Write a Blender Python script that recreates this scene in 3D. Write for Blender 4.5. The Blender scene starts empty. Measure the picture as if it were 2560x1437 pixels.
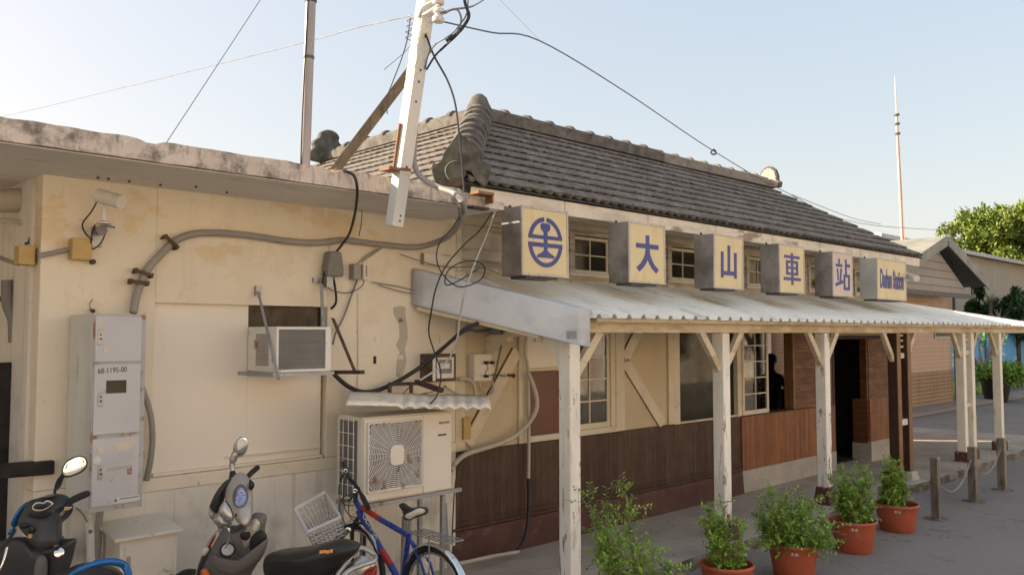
import bpy, bmesh, math, random
from mathutils import Vector, Matrix, noise
R = math.radians
random.seed(7)
# ------------------------------------------------------------------ camera, sky, sun, exposure
sc = bpy.context.scene
COL = sc.collection
F, H = 2100.0, 2.2
PIT = math.atan(114 / F)
YAW = math.atan2(2176.0, F / math.cos(PIT))
FW = Vector((math.cos(YAW) * math.cos(PIT), math.sin(YAW) * math.cos(PIT), math.sin(PIT)))
RT = Vector((math.sin(YAW), -math.cos(YAW), 0.0))
UP = RT.cross(FW)
EYE = Vector((0, 0, H))
cam = bpy.data.cameras.new('camera')
cam.sensor_width = 36.0
cam.lens = 36.0 * F / 2560
cam.clip_end = 2000
cob = bpy.data.objects.new('camera', cam)
COL.objects.link(cob)
cob.location = EYE
cob.rotation_euler = FW.to_track_quat('-Z', 'Y').to_euler()
sc.camera = cob

SUN_EL, SUN_AZ = R(23), R(130)          # azimuth measured from +X towards +Y: behind the building, from the left
w = bpy.data.worlds.new("World")
sc.world = w
w.use_nodes = True
nt = w.node_tree
bg = nt.nodes['Background']
sky = nt.nodes.new('ShaderNodeTexSky')
sky.sky_type = 'NISHITA'
sky.sun_disc = False
sky.sun_elevation = SUN_EL
sky.sun_rotation = R(90) - SUN_AZ
sky.dust_density = 3.4
sky.air_density = 1.2
sky.ozone_density = 2.5
gm_ = nt.nodes.new('ShaderNodeGamma'); gm_.inputs[1].default_value = .33     # thin haze evens the sky out
hs_ = nt.nodes.new('ShaderNodeHueSaturation'); hs_.inputs['Saturation'].default_value = 1.6
mx_ = nt.nodes.new('ShaderNodeMix'); mx_.data_type = 'RGBA'; mx_.blend_type = 'MULTIPLY'; mx_.inputs[0].default_value = 1.; mx_.inputs[7].default_value = (2.0, 1.79, 1.66, 1)
nt.links.new(sky.outputs[0], gm_.inputs[0]); nt.links.new(gm_.outputs[0], hs_.inputs['Color']); nt.links.new(hs_.outputs[0], mx_.inputs[6]); nt.links.new(mx_.outputs[2], bg.inputs[0])
bg.inputs[1].default_value = 0.13
sl = bpy.data.lights.new('sun', 'SUN')
sl.energy = 4.6
sl.angle = R(0.6)
sl.color = (1.0, 0.84, 0.64)
so = bpy.data.objects.new('sun', sl)
COL.objects.link(so)
sdir = Vector((math.cos(SUN_AZ) * math.cos(SUN_EL), math.sin(SUN_AZ) * math.cos(SUN_EL), math.sin(SUN_EL)))
so.rotation_euler = sdir.to_track_quat('Z', 'Y').to_euler()
sc.view_settings.view_transform = 'Standard'
sc.view_settings.look = 'None'
sc.view_settings.gamma = 1
sc.view_settings.exposure = 1.45
sc.cycles.max_bounces = 8

# ------------------------------------------------------------------ measuring helpers (real planes of the place)
def ray(x, y): return FW * F + RT * (x - 1280) - UP * (y - 718.5)
def PY(x, y, Y): r = ray(x, y); return EYE + r * (Y / r.y)
def PX(x, y, X): r = ray(x, y); return EYE + r * (X / r.x)
def PZ(x, y, Z): r = ray(x, y); return EYE + r * ((Z - H) / r.z)
def PD(x, y, d): return EYE + ray(x, y) * (d / F)

# ------------------------------------------------------------------ materials
def hexc(h):
    h = h.lstrip('#'); o = []
    for i in (0, 2, 4):
        c = int(h[i:i + 2], 16) / 255
        o.append(c / 12.92 if c <= .04045 else ((c + .055) / 1.055) ** 2.4)
    return tuple(o)
MATS = {}
def mat(name, col, rough=.7, metal=0., var=.12, vs=3., bump=0., bs=60., layers=(), lines=(), spec=.5, trans=0., alpha=1., ior=1.45, emit=None):
    if isinstance(col, str): col = hexc(col)
    m = bpy.data.materials.new(name); m.use_nodes = True
    MATS[name] = m
    nt = m.node_tree; N = nt.nodes; Lk = nt.links
    b = N['Principled BSDF']
    b.inputs['Roughness'].default_value = rough
    b.inputs['Metallic'].default_value = metal
    b.inputs['Specular IOR Level'].default_value = spec
    b.inputs['IOR'].default_value = ior
    if trans: b.inputs['Transmission Weight'].default_value = trans
    if alpha < 1: b.inputs['Alpha'].default_value = alpha
    tc = N.new('ShaderNodeTexCoord')
    def noise_(scale, det=5., off=0., rgh=.55):
        mp = N.new('ShaderNodeMapping')
        mp.inputs['Scale'].default_value = scale if isinstance(scale, (tuple, list)) else (scale,) * 3
        mp.inputs['Location'].default_value = (off, off * 1.7, off * .6)
        Lk.new(tc.outputs['Object'], mp.inputs[0])
        n = N.new('ShaderNodeTexNoise'); n.inputs['Scale'].default_value = 1; n.inputs['Detail'].default_value = det
        n.inputs['Roughness'].default_value = rgh
        Lk.new(mp.outputs[0], n.inputs['Vector'])
        return n.outputs['Fac']
    def rng(src, lo, hi, a=0., bb=1.):
        r = N.new('ShaderNodeMapRange'); r.clamp = True
        Lk.new(src, r.inputs[0])
        for i, v in enumerate((lo, hi, a, bb)): r.inputs[i + 1].default_value = v
        return r.outputs[0]
    def mth(op, a, c=None):
        n = N.new('ShaderNodeMath'); n.operation = op
        for i, v in enumerate((a, c)):
            if v is None: continue
            if isinstance(v, (int, float)): n.inputs[i].default_value = v
            else: Lk.new(v, n.inputs[i])
        return n.outputs[0]
    def mix(fac, a, c):
        n = N.new('ShaderNodeMix'); n.data_type = 'RGBA'
        Lk.new(fac, n.inputs[0])
        for i, v in ((6, a), (7, c)):
            if isinstance(v, tuple): n.inputs[i].default_value = (*v, 1)
            else: Lk.new(v, n.inputs[i])
        return n.outputs[2]
    c0 = tuple(max(0, x * (1 - var)) for x in col); c1 = tuple(min(1, x * (1 + var)) for x in col)
    cur = mix(rng(noise_(vs), .3, .7), c0, c1)
    sep = N.new('ShaderNodeSeparateXYZ'); Lk.new(tc.outputs['Object'], sep.inputs[0])
    hsum = None
    for k, l in enumerate(layers):
        c = hexc(l['c']) if isinstance(l['c'], str) else l['c']
        f = rng(noise_(l.get('s', 4.), l.get('d', 6.), 3.1 * (k + 1) + l.get('o', 0), l.get('r', .6)), l.get('lo', .5), l.get('hi', .6))
        if 'ridge' in l: f = rng(mth('ABSOLUTE', mth('SUBTRACT', noise_(l.get('s', 4.), l.get('d', 3.), 9.1 * (k + 1)), .5)), l['ridge'], 0.)
        if 'z' in l: f = mth('MULTIPLY', f, rng(sep.outputs[2], l['z'][0], l['z'][1]))
        if 'x' in l: f = mth('MULTIPLY', f, rng(sep.outputs[0], l['x'][0], l['x'][1]))
        f = mth('MULTIPLY', f, l.get('a', 1.))
        cur = mix(f, cur, c)
        if l.get('dent'):
            t = mth('MULTIPLY', f, l['dent'] * -1.)
            hsum = t if hsum is None else mth('ADD', hsum, t)
    for l in lines:
        ax = 'xyz'.index(l['ax']) if l['ax'] in 'xyz' else None
        src = sep.outputs[ax]
        fr = mth('FRACT', mth('DIVIDE', mth('ADD', src, 50 + l.get('o', 0)), l['p']))
        msk = mth('LESS_THAN', fr, l['w'] / l['p'])
        c = hexc(l['c']) if isinstance(l['c'], str) else l['c']
        cur = mix(mth('MULTIPLY', msk, l.get('a', .8)), cur, c)
        t = mth('MULTIPLY', msk, -1.)
        hsum = t if hsum is None else mth('ADD', hsum, t)
        # per board tone
        fl = mth('FLOOR', mth('DIVIDE', mth('ADD', src, 50 + l.get('o', 0)), l['p']))
        wn = N.new('ShaderNodeTexWhiteNoise'); wn.noise_dimensions = '1D'; Lk.new(fl, wn.inputs['W'])
        hs = N.new('ShaderNodeHueSaturation'); Lk.new(cur, hs.inputs['Color'])
        Lk.new(rng(wn.outputs['Value'], 0, 1, 1 - l.get('tone', .12), 1 + l.get('tone', .12)), hs.inputs['Value'])
        cur = hs.outputs[0]
    Lk.new(cur, b.inputs['Base Color'])
    if bump or hsum is not None:
        bp = N.new('ShaderNodeBump'); bp.inputs['Strength'].default_value = max(bump, .35 if hsum is not None else 0)
        bp.inputs['Distance'].default_value = .004
        h = noise_(bs, 4.)
        if hsum is not None: h = mth('ADD', mth('MULTIPLY', h, .6 if bump else .05), hsum)
        Lk.new(h, bp.inputs['Height']); Lk.new(bp.outputs[0], b.inputs['Normal'])
    # roughness variation
    Lk.new(rng(noise_(9.), .3, .7, max(0, rough - .08), min(1, rough + .08)), b.inputs['Roughness'])
    if emit:
        b.inputs['Emission Color'].default_value = (*emit[0], 1); b.inputs['Emission Strength'].default_value = emit[1]
    return m

# ------------------------------------------------------------------ mesh building
class MB:
    def __init__(s): s.v = []; s.f = []
    def add(s, vs, fs, M=None):
        o = len(s.v)
        s.v += [tuple(M @ Vector(p)) if M else tuple(p) for p in vs]
        s.f += [tuple(i + o for i in f) for f in fs]
        return s
    def box(s, x0, x1, y0, y1, z0, z1, M=None):
        return s.add([(x, y, z) for x in (x0, x1) for y in (y0, y1) for z in (z0, z1)],
                     [(0, 1, 3, 2), (4, 6, 7, 5), (0, 4, 5, 1), (2, 3, 7, 6), (0, 2, 6, 4), (1, 5, 7, 3)], M)
    def beam(s, a, b, w, h, up=(0, 0, 1)):
        a, b = Vector(a), Vector(b); d = b - a; L = d.length; d.normalize()
        u = Vector(up)
        if abs(u.dot(d)) > .98: u = Vector((0, 1, 0))
        sd = d.cross(u).normalized(); u = sd.cross(d)
        M = Matrix((sd, d, u)).transposed().to_4x4(); M.translation = a
        return s.box(-w / 2, w / 2, 0, L, -h / 2, h / 2, M)
    def tube(s, pts, r, n=8, cap=True, smooth=0):
        pts = [Vector(p) for p in pts]
        if smooth and len(pts) > 2: pts = cr(pts, smooth)
        rs = r if isinstance(r, (list, tuple)) else [r] * len(pts)
        if len(rs) != len(pts): rs = [rs[min(len(rs) - 1, int(i * len(rs) / len(pts)))] for i in range(len(pts))]
        o = len(s.v); prev = None
        for i, p in enumerate(pts):
            t = (pts[min(i + 1, len(pts) - 1)] - pts[max(i - 1, 0)])
            if t.length < 1e-9: t = Vector((0, 0, 1))
            t.normalize()
            if prev is None:
                u = Vector((0, 0, 1)) if abs(t.z) < .9 else Vector((1, 0, 0))
                u = (u - t * u.dot(t)).normalized()
            else:
                u = prev - t * prev.dot(t)
                u = u.normalized() if u.length > 1e-6 else Vector((1, 0, 0))
            prev = u; q = t.cross(u)
            for k in range(n):
                a = 2 * math.pi * k / n
                s.v.append(tuple(p + (u * math.cos(a) + q * math.sin(a)) * rs[i]))
        for i in range(len(pts) - 1):
            for k in range(n):
                a, b = o + i * n + k, o + i * n + (k + 1) % n
                s.f.append((a, b, b + n, a + n))
        if cap:
            s.f.append(tuple(o + k for k in range(n))[::-1]); e = o + (len(pts) - 1) * n
            s.f.append(tuple(e + k for k in range(n)))
        return s
    def lathe(s, prof, c, ax=(0, 0, 1), n=20, cap=True):
        q = Vector(ax).normalized().to_track_quat('Z', 'Y').to_matrix().to_4x4(); q.translation = Vector(c)
        o = len(s.v)
        for r, z in prof:
            for k in range(n):
                a = 2 * math.pi * k / n
                s.v.append(tuple(q @ Vector((r * math.cos(a), r * math.sin(a), z))))
        for i in range(len(prof) - 1):
            for k in range(n):
                a, b = o + i * n + k, o + i * n + (k + 1) % n
                s.f.append((a, b, b + n, a + n))
        if cap:
            s.f.append(tuple(o + k for k in range(n))[::-1]); e = o + (len(prof) - 1) * n
            s.f.append(tuple(e + k for k in range(n)))
        return s
    def prism(s, poly, M, t):
        """polygon in local xy, extruded along local z from 0 to t"""
        n = len(poly); o = len(s.v)
        for z in (0, t):
            s.v += [tuple(M @ Vector((x, y, z))) for x, y in poly]
        s.f.append(tuple(o + k for k in range(n))[::-1]); s.f.append(tuple(o + n + k for k in range(n)))
        s.f += [(o + k, o + (k + 1) % n, o + n + (k + 1) % n, o + n + k) for k in range(n)]
        return s
    def pillow(s, outline, nrm, t0, t1, rings=5, smooth=3, p=.5):
        """closed inflated body: outline (3D, planar) with half thickness t0 towards +nrm and t1 towards -nrm"""
        pts = [Vector(q) for q in outline]
        pts = cr(pts, smooth, closed=True)
        c = sum(pts, Vector()) / len(pts); nrm = Vector(nrm).normalized(); n = len(pts)
        for sg, t in ((1, t0), (-1, t1)):
            o = len(s.v)
            for k in range(rings):
                a = (k / rings) * math.pi / 2
                f = math.cos(a); h = (math.sin(a)) ** (2 * p) * t
                s.v += [tuple(c + (q - c) * f + nrm * sg * h) for q in pts]
            s.v.append(tuple(c + nrm * sg * t))
            for k in range(rings - 1):
                for i in range(n):
                    q = (o + k * n + i, o + k * n + (i + 1) % n, o + (k + 1) * n + (i + 1) % n, o + (k + 1) * n + i)
                    s.f.append(q if sg > 0 else q[::-1])
            e = o + (rings - 1) * n
            for i in range(n):
                q = (e + i, e + (i + 1) % n, o + rings * n); s.f.append(q if sg > 0 else q[::-1])
        return s
    def torus(s, c, ax, Rr, r, n=32, m=8, a0=0., a1=2 * math.pi, sq=1.):
        q = Vector(ax).normalized().to_track_quat('Z', 'Y').to_matrix().to_4x4(); q.translation = Vector(c)
        full = abs(a1 - a0 - 2 * math.pi) < 1e-4
        pts = [q @ Vector((Rr * math.cos(a0 + (a1 - a0) * i / n), Rr * math.sin(a0 + (a1 - a0) * i / n), 0)) for i in range(n + (0 if full else 1))]
        if full: pts = pts + [pts[0]]
        return s.tube(pts, r, m, cap=not full)
    def build(s, name, m, parent=None, smooth=None, bevel=0, label=None):
        me = bpy.data.meshes.new(name); me.from_pydata(s.v, [], s.f); me.validate()
        bm = bmesh.new(); bm.from_mesh(me)
        bmesh.ops.recalc_face_normals(bm, faces=bm.faces); bm.to_mesh(me); bm.free()
        if isinstance(m, str): m = MATS[m]
        me.materials.append(m)
        ob = bpy.data.objects.new(name, me); COL.objects.link(ob)
        if smooth:
            me.polygons.foreach_set('use_smooth', [True] * len(me.polygons))
            me.set_sharp_from_angle(angle=R(smooth if smooth > 1 else 40))
        if bevel:
            bv = ob.modifiers.new('bevel', 'BEVEL'); bv.width = bevel; bv.segments = 2; bv.limit_method = 'ANGLE'; bv.angle_limit = R(40)
        if parent is not None:
            ob.parent = parent; ob.matrix_parent_inverse = Matrix.Translation(-ROOT.get(parent.name, Vector()))
            ROOT[ob.name] = Vector()
        if label: ob['label'] = label
        return ob
ROOT = {}
def cr(pts, k, closed=False):
    n = len(pts); out = []
    for i in range(n if closed else n - 1):
        p0, p1, p2, p3 = (pts[(i - 1) % n], pts[i], pts[(i + 1) % n], pts[(i + 2) % n]) if closed else (pts[max(i - 1, 0)], pts[i], pts[i + 1], pts[min(i + 2, n - 1)])
        for j in range(k):
            t = j / k
            out.append(.5 * ((2 * p1) + (p2 - p0) * t + (2 * p0 - 5 * p1 + 4 * p2 - p3) * t * t + (3 * p1 - p0 - 3 * p2 + p3) * t ** 3))
    if not closed: out.append(pts[-1])
    return out
def cr2(p2, k=3):
    q = cr([Vector((x, y, 0)) for x, y in p2], k, True); return [(v.x, v.y) for v in q]
def tag(o, label, cat, group=None, kind=None):
    o['label'] = label; o['category'] = cat
    if group: o['group'] = group
    if kind: o['kind'] = kind
    return o
def thing(name, label, cat, loc=(0, 0, 0), group=None):
    o = bpy.data.objects.new(name, None); COL.objects.link(o); o.location = loc; o.empty_display_size = .1
    ROOT[o.name] = Vector(loc)
    return tag(o, label, cat, group)
def struct(o):
    o['kind'] = 'structure'; return o
def frame(o, x, y, z=None):
    """matrix with given axes"""
    x, y = Vector(x).normalized(), Vector(y); z = x.cross(y).normalized(); y = z.cross(x)
    M = Matrix((x, y, z)).transposed().to_4x4(); M.translation = Vector(o); return M
def text(name, s, M, size, m, parent, sx=1., off=0., t=.002, label=None, align='LEFT'):
    cu = bpy.data.curves.new(name, 'FONT'); cu.body = s; cu.size = size; cu.extrude = t; cu.offset = off; cu.align_x = align
    cu.resolution_u = 3
    tmp = bpy.data.objects.new('tmp_text', cu); COL.objects.link(tmp)
    dg = bpy.context.evaluated_depsgraph_get()
    me = bpy.data.meshes.new_from_object(tmp.evaluated_get(dg)); bpy.data.objects.remove(tmp)
    S = Matrix.Diagonal((sx, 1, 1, 1)); me.transform(M @ S)
    me.materials.clear(); me.materials.append(MATS[m])
    for p in me.polygons: p.material_index = 0
    me.name = name
    ob = bpy.data.objects.new(name, me); COL.objects.link(ob)
    if parent is not None:
        ob.parent = parent; ob.matrix_parent_inverse = Matrix.Translation(-ROOT.get(parent.name, Vector()))
    if label: ob['label'] = label
    return ob
def copy_tree(o, parent=None):
    c = o.copy(); COL.objects.link(c)
    if parent: c.parent = parent
    for ch in o.children: copy_tree(ch, c)
    return c
#@@MATERIALS@@
# ------------------------------------------------------------------ material library
DIRT = '#4a4238'
mat('cream_plaster', (.74, .665, .535), .75, var=.05, vs=1.2, bump=.3, bs=35, layers=[
    dict(c=(.66, .50, .27), s=(1.6, 1.6, 2.3), lo=.55, hi=.585, a=.55, d=4, z=(2.62, 2.8)), dict(c=(.60, .52, .40), s=(9, 9, .45), lo=.58, hi=.72, a=.45, o=2), dict(c=(.30, .24, .17), s=(.9, .9, .9), ridge=.003, a=.16, d=6),
    dict(c=(.56, .46, .33), s=3.2, lo=.56, hi=.62, a=.2, o=8),
    dict(c=(.40, .33, .25), s=(2.2, 2.2, .5), lo=.60, hi=.75, a=.35),
    dict(c=(.76, .70, .60), s=.9, lo=.35, hi=.6, a=.6, z=(2.0, 1.0)),
    dict(c=(.22, .19, .16), s=(9, 9, 5), lo=.68, hi=.74, a=.55)])
mat('panel_plaster', (.78, .72, .635), .6, var=.04, vs=.8, bump=.06, bs=30, layers=[dict(c=(.42, .34, .25), s=(4, 4, .6), lo=.64, hi=.78, a=.25)])
mat('white_wall', (.72, .68, .61), .75, var=.06, vs=1.4, bump=.2, bs=30, layers=[
    dict(c=(.16, .15, .13), s=(2.5, 2.5, 1.8), lo=.5, hi=.72, a=.75, z=(1.02, .7)), dict(c=(.40, .35, .28), s=(14, 14, .5), lo=.56, hi=.7, a=.45, o=3), dict(c=(.45, .36, .24), s=3., lo=.58, hi=.7, a=.4)])
mat('slab_concrete', (.60, .51, .44), .9, var=.12, vs=5, bump=.5, bs=25, layers=[
    dict(c=(.13, .115, .10), s=(5, 5, 5), lo=.47, hi=.62, a=.85, r=.7), dict(c=(.10, .09, .08), s=(18, 18, 4), lo=.52, hi=.66, a=.5),
    dict(c=(.70, .64, .58), s=(7, 7, 9), lo=.6, hi=.63, a=.6, o=4)])
mat('soffit_paint', (.74, .70, .64), .85, var=.1, vs=1.1, bump=.1, layers=[dict(c=(.25, .22, .19), s=(3, 9, 1), lo=.6, hi=.68, a=.35)])
mat('roof_tile', (.155, .134, .115), .92, var=.3, vs=9, bump=.6, bs=45, layers=[
    dict(c=(.30, .27, .24), s=(7, 4.2, 4.2), lo=.56, hi=.6, a=.45, d=1), dict(c=(.12, .10, .085), s=(7, 4.2, 4.2), lo=.58, hi=.62, a=.5, d=1, o=9), dict(c=(.25, .225, .19), s=1.3, lo=.42, hi=.7, a=.5), dict(c=(.05, .043, .037), s=14, lo=.52, hi=.62, a=.6),
    dict(c=(.22, .19, .07), s=(1.1, 1.1, 1.1), lo=.66, hi=.72, a=.5), dict(c=(.33, .31, .28), s=40, lo=.68, hi=.72, a=.5)])
mat('ridge_tile', (.135, .12, .105), .92, var=.3, vs=8, bump=.5, bs=45, layers=[dict(c=(.06, .055, .045), s=7, lo=.5, hi=.6, a=.6), dict(c=(.24, .24, .19), s=3, lo=.58, hi=.7, a=.4)])
mat('pale_ridge', (.23, .205, .175), .9, var=.2, vs=8, bump=.5, layers=[dict(c=(.12, .11, .1), s=9, lo=.52, hi=.62, a=.6)])
mat('moss_tile', (.12, .115, .095), .95, var=.3, vs=12, bump=.7, bs=60, layers=[dict(c=(.045, .05, .04), s=8, lo=.45, hi=.6, a=.7)])
mat('ornament_face', (.55, .42, .34), .85, var=.2, vs=20, layers=[dict(c=(.25, .18, .14), s=30, lo=.5, hi=.6, a=.6)])
mat('fascia_paint', (.74, .66, .54), .7, var=.1, vs=4, bump=.2, bs=20, layers=[
    dict(c=(.20, .10, .05), s=(1.6, 1.6, 7), lo=.60, hi=.66, a=.75, o=2), dict(c=(.34, .28, .20), s=(2, 2, 9), lo=.5, hi=.7, a=.5)],
    lines=[dict(ax='x', p=1.37, w=.012, c=(.2, .16, .1), tone=.05)])
mat('beam_paint', (.66, .57, .43), .75, var=.1, vs=3, bump=.35, bs=18, layers=[
    dict(c=(.42, .30, .13), s=(2.2, 2, 9), lo=.50, hi=.58, a=.55), dict(c=(.12, .10, .08), s=(7, 7, 12), lo=.66, hi=.7, a=.7),
    dict(c=(.70, .62, .50), s=(1.6, 3, 8), lo=.60, hi=.62, a=.6, o=7)])
mat('white_timber', (.90, .865, .79), .7, var=.06, vs=4, bump=.35, bs=22, layers=[
    dict(c=(.30, .265, .23), s=(11, 11, 3.0), lo=.61, hi=.625, a=.9, dent=1., r=.65),
    dict(c=(.16, .13, .11), s=(26, 26, 4), lo=.62, hi=.64, a=.9, dent=1., z=(1.5, .3)),
    dict(c=(.40, .36, .31), s=(14, 14, 2.2), lo=.57, hi=.6, a=.8, dent=.8, z=(.75, .1)),
    dict(c=(.55, .5, .42), s=(3, 3, 1), lo=.45, hi=.7, a=.4)])
mat('cream_timber', (.64, .56, .42), .75, var=.1, vs=3, bump=.25, bs=26, layers=[dict(c=(.30, .24, .16), s=(3, 3, 6), lo=.56, hi=.7, a=.45), dict(c=(.15, .12, .09), s=12, lo=.68, hi=.72, a=.6)])
mat('clapboard', (.50, .44, .34), .85, var=.12, vs=3, bump=.3, bs=30, layers=[dict(c=(.13, .11, .09), s=(1.4, 1, 22), lo=.52, hi=.62, a=.55), dict(c=(.14, .12, .1), s=(2, 2, 1.5), lo=.5, hi=.75, a=.6)])
mat('verandah_plaster', (.55, .45, .30), .8, var=.09, vs=1.8, bump=.3, bs=30, layers=[dict(c=(.38, .27, .15), s=2.2, lo=.52, hi=.75, a=.5), dict(c=(.2, .15, .1), s=(14, 14, 7), lo=.68, hi=.73, a=.5)])
mat('pale_timber', (.80, .76, .64), .7, var=.07, vs=3, bump=.2, bs=22, layers=[dict(c=(.42, .36, .28), s=(9, 9, 2), lo=.64, hi=.68, a=.6), dict(c=(.6, .52, .38), s=(3, 3, 1), lo=.5, hi=.7, a=.4)])
mat('red_panel', (.13, .045, .03), .35, var=.1, vs=3)
mat('oxide_base', (.085, .035, .028), .7, var=.25, vs=3, bump=.3, bs=25, layers=[dict(c=(.2, .14, .12), s=(4, 4, 10), lo=.6, hi=.7, a=.5)])
mat('oxide_pedestal', (.10, .04, .034), .8, var=.25, vs=6, bump=.5, bs=30, layers=[dict(c=(.30, .26, .23), s=9, lo=.58, hi=.64, a=.8, dent=1.)])
mat('brown_boards', (.062, .031, .019), .6, var=.25, vs=(5), bump=.2, bs=30, layers=[
    dict(c=(.12, .065, .04), s=(22, 22, 1.5), lo=.5, hi=.65, a=.5), dict(c=(.30, .25, .21), s=(16, 16, 2.5), lo=.6, hi=.66, a=.6, z=(.8, 1.05), x=(7.6, 8.2))],
    lines=[dict(ax='x', p=.085, w=.007, c=(.015, .008, .006), tone=.2)])
mat('orange_boards', (.27, .10, .034), .5, var=.15, vs=4, bump=.15, bs=30, layers=[
    dict(c=(.11, .038, .014), s=(26, 26, 1.6), lo=.45, hi=.65, a=.7), dict(c=(.33, .15, .06), s=(30, 30, 2), lo=.6, hi=.68, a=.5, o=4)],
    lines=[dict(ax='x', p=.075, w=.006, c=(.04, .014, .006), tone=.22)])
mat('orange_level_boards', (.15, .058, .022), .55, var=.15, vs=4, bump=.15, bs=30, layers=[
    dict(c=(.32, .19, .11), s=(2.4, 2.4, 24), lo=.53, hi=.66, a=.55), dict(c=(.06, .022, .01), s=(3, 3, 30), lo=.52, hi=.62, a=.6)],
    lines=[dict(ax='z', p=.10, w=.006, c=(.02, .008, .004), tone=.18)])
mat('dark_wood', (.045, .022, .012), .6, var=.3, vs=4, bump=.3, bs=30, layers=[dict(c=(.11, .05, .022), s=(18, 18, 1.2), lo=.5, hi=.65, a=.6)])
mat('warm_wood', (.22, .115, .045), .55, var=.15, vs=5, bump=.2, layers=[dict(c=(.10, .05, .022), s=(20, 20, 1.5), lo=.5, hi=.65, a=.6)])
mat('stone_base', (.42, .39, .34), .85, var=.12, vs=3, bump=.3, bs=25, layers=[dict(c=(.22, .19, .16), s=2.5, lo=.5, hi=.7, a=.5)])
mat('verandah_concrete', (.44, .375, .305), .88, var=.14, vs=1.3, bump=.25, bs=40, layers=[
    dict(c=(.10, .085, .07), s=(.7, .7, .7), ridge=.004, a=.6, d=5), dict(c=(.21, .178, .15), s=(.9, .9, .9), lo=.48, hi=.68, a=.6), dict(c=(.09, .08, .07), s=6, lo=.66, hi=.7, a=.6), dict(c=(.37, .33, .29), s=9, lo=.66, hi=.72, a=.35)])
mat('kerb_concrete', (.20, .175, .15), .95, var=.2, vs=5, bump=.8, bs=18, layers=[
    dict(c=(.045, .045, .035), s=(3, 3, 6), lo=.46, hi=.6, a=.85), dict(c=(.06, .08, .03), s=5, lo=.6, hi=.68, a=.6)])
mat('asphalt', (.215, .195, .175), .9, var=.1, vs=.6, bump=.9, bs=90, layers=[
    dict(c=(.40, .37, .34), s=48, lo=.60, hi=.68, a=.5, d=3, o=7), dict(c=(.10, .09, .08), s=42, lo=.60, hi=.68, a=.5, d=3, o=2),
    dict(c=(.30, .28, .26), s=150, lo=.60, hi=.68, a=.75, d=2), dict(c=(.08, .073, .068), s=110, lo=.58, hi=.66, a=.7, d=2, o=5), dict(c=(.26, .235, .215), s=.5, lo=.45, hi=.65, a=.45), dict(c=(.12, .11, .10), s=1.7, lo=.62, hi=.68, a=.5, o=3), dict(c=(.06, .055, .05), s=(.45, .45, .45), ridge=.003, a=.6, d=6)])
mat('far_paving', (.26, .22, .19), .9, var=.12, vs=.8, bump=.2)
mat('white_sheet', (.88, .87, .80), .42, var=.07, vs=2, bump=.05, layers=[
    dict(c=(.33, .29, .23), s=(9, 1.3, 1.3), lo=.54, hi=.7, a=.55), dict(c=(.30, .22, .15), s=(7, 1.0, 1), lo=.66, hi=.72, a=.5, o=3),
    dict(c=(.63, .60, .40), s=(2.6, .5, .5), lo=.56, hi=.64, a=.55, x=(10.5, 13.5), o=2)])  # last layer: yellowish reflected light painted on the sheet as streaks
mat('zinc_flashing', (.58, .61, .65), .42, metal=.25, var=.05, vs=2.2, bump=.04, bs=6, layers=[dict(c=(.30, .31, .33), s=(2, 2, 3), lo=.5, hi=.7, a=.5), dict(c=(.50, .48, .42), s=8, lo=.68, hi=.72, a=.4)])
mat('barcode_grey', (.22, .23, .25), .6)
mat('sign_yellow', (.68, .56, .32), .45, var=.05, vs=2, layers=[dict(c=(.42, .31, .15), s=(9, 9, 1.2), lo=.55, hi=.7, a=.45), dict(c=(.22, .16, .09), s=30, lo=.69, hi=.73, a=.6)])
mat('sign_pale', (.60, .50, .42), .45, var=.04, vs=2)
mat('sign_blue', (.055, .062, .24), .5, var=.08, vs=6)
mat('sign_frame', (.52, .46, .41), .5, var=.1, vs=8, layers=[dict(c=(.22, .17, .13), s=(20, 20, 5), lo=.6, hi=.66, a=.7)])
mat('sign_cabinet', (.26, .235, .205), .7, var=.2, vs=3, bump=.15, layers=[dict(c=(.09, .078, .066), s=3.2, lo=.45, hi=.65, a=.7), dict(c=(.42, .39, .34), s=(5, 5, 1.2), lo=.58, hi=.7, a=.5)])
mat('sign_cabinet_pale', (.42, .42, .39), .6, var=.12, vs=3)
mat('black', (.012, .012, .012), .5, var=.1)
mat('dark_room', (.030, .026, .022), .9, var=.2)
mat('black_rubber', (.018, .018, .02), .65, var=.2, vs=8)
mat('soft_black', (.036, .036, .038), .45, var=.15, vs=6, layers=[dict(c=(.08, .075, .07), s=3, lo=.5, hi=.75, a=.5)])
mat('seat_vinyl', (.022, .022, .023), .38, var=.2, vs=10, bump=.15, bs=160)
mat('grey_plastic', (.125, .118, .112), .55, var=.12, vs=5, bump=.1, bs=200, layers=[dict(c=(.17, .155, .14), s=4, lo=.5, hi=.7, a=.5)])
mat('silver_paint', (.42, .41, .39), .28, metal=.6, var=.06, vs=4, layers=[dict(c=(.25, .23, .21), s=5, lo=.55, hi=.7, a=.4)])
mat('champagne_paint', (.44, .41, .36), .35, metal=.35, var=.06, vs=4, layers=[dict(c=(.26, .24, .2), s=5, lo=.55, hi=.7, a=.5)])
mat('chrome', (.72, .72, .72), .14, metal=1., var=.04)
mat('mirror', (.85, .86, .86), .02, metal=1., var=.0)
mat('steel', (.36, .36, .36), .45, metal=.7, var=.15, vs=6, layers=[dict(c=(.22, .13, .08), s=9, lo=.62, hi=.68, a=.7)])
mat('galvanised', (.34, .35, .36), .5, metal=.5, var=.14, vs=12, layers=[dict(c=(.20, .11, .06), s=10, lo=.62, hi=.68, a=.7)])
mat('rusty_steel', (.095, .06, .045), .85, var=.35, vs=12, bump=.4, layers=[dict(c=(.17, .09, .05), s=14, lo=.5, hi=.6, a=.5)])
mat('orange_rust', (.24, .11, .05), .8, var=.3, vs=14, bump=.4)
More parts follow.
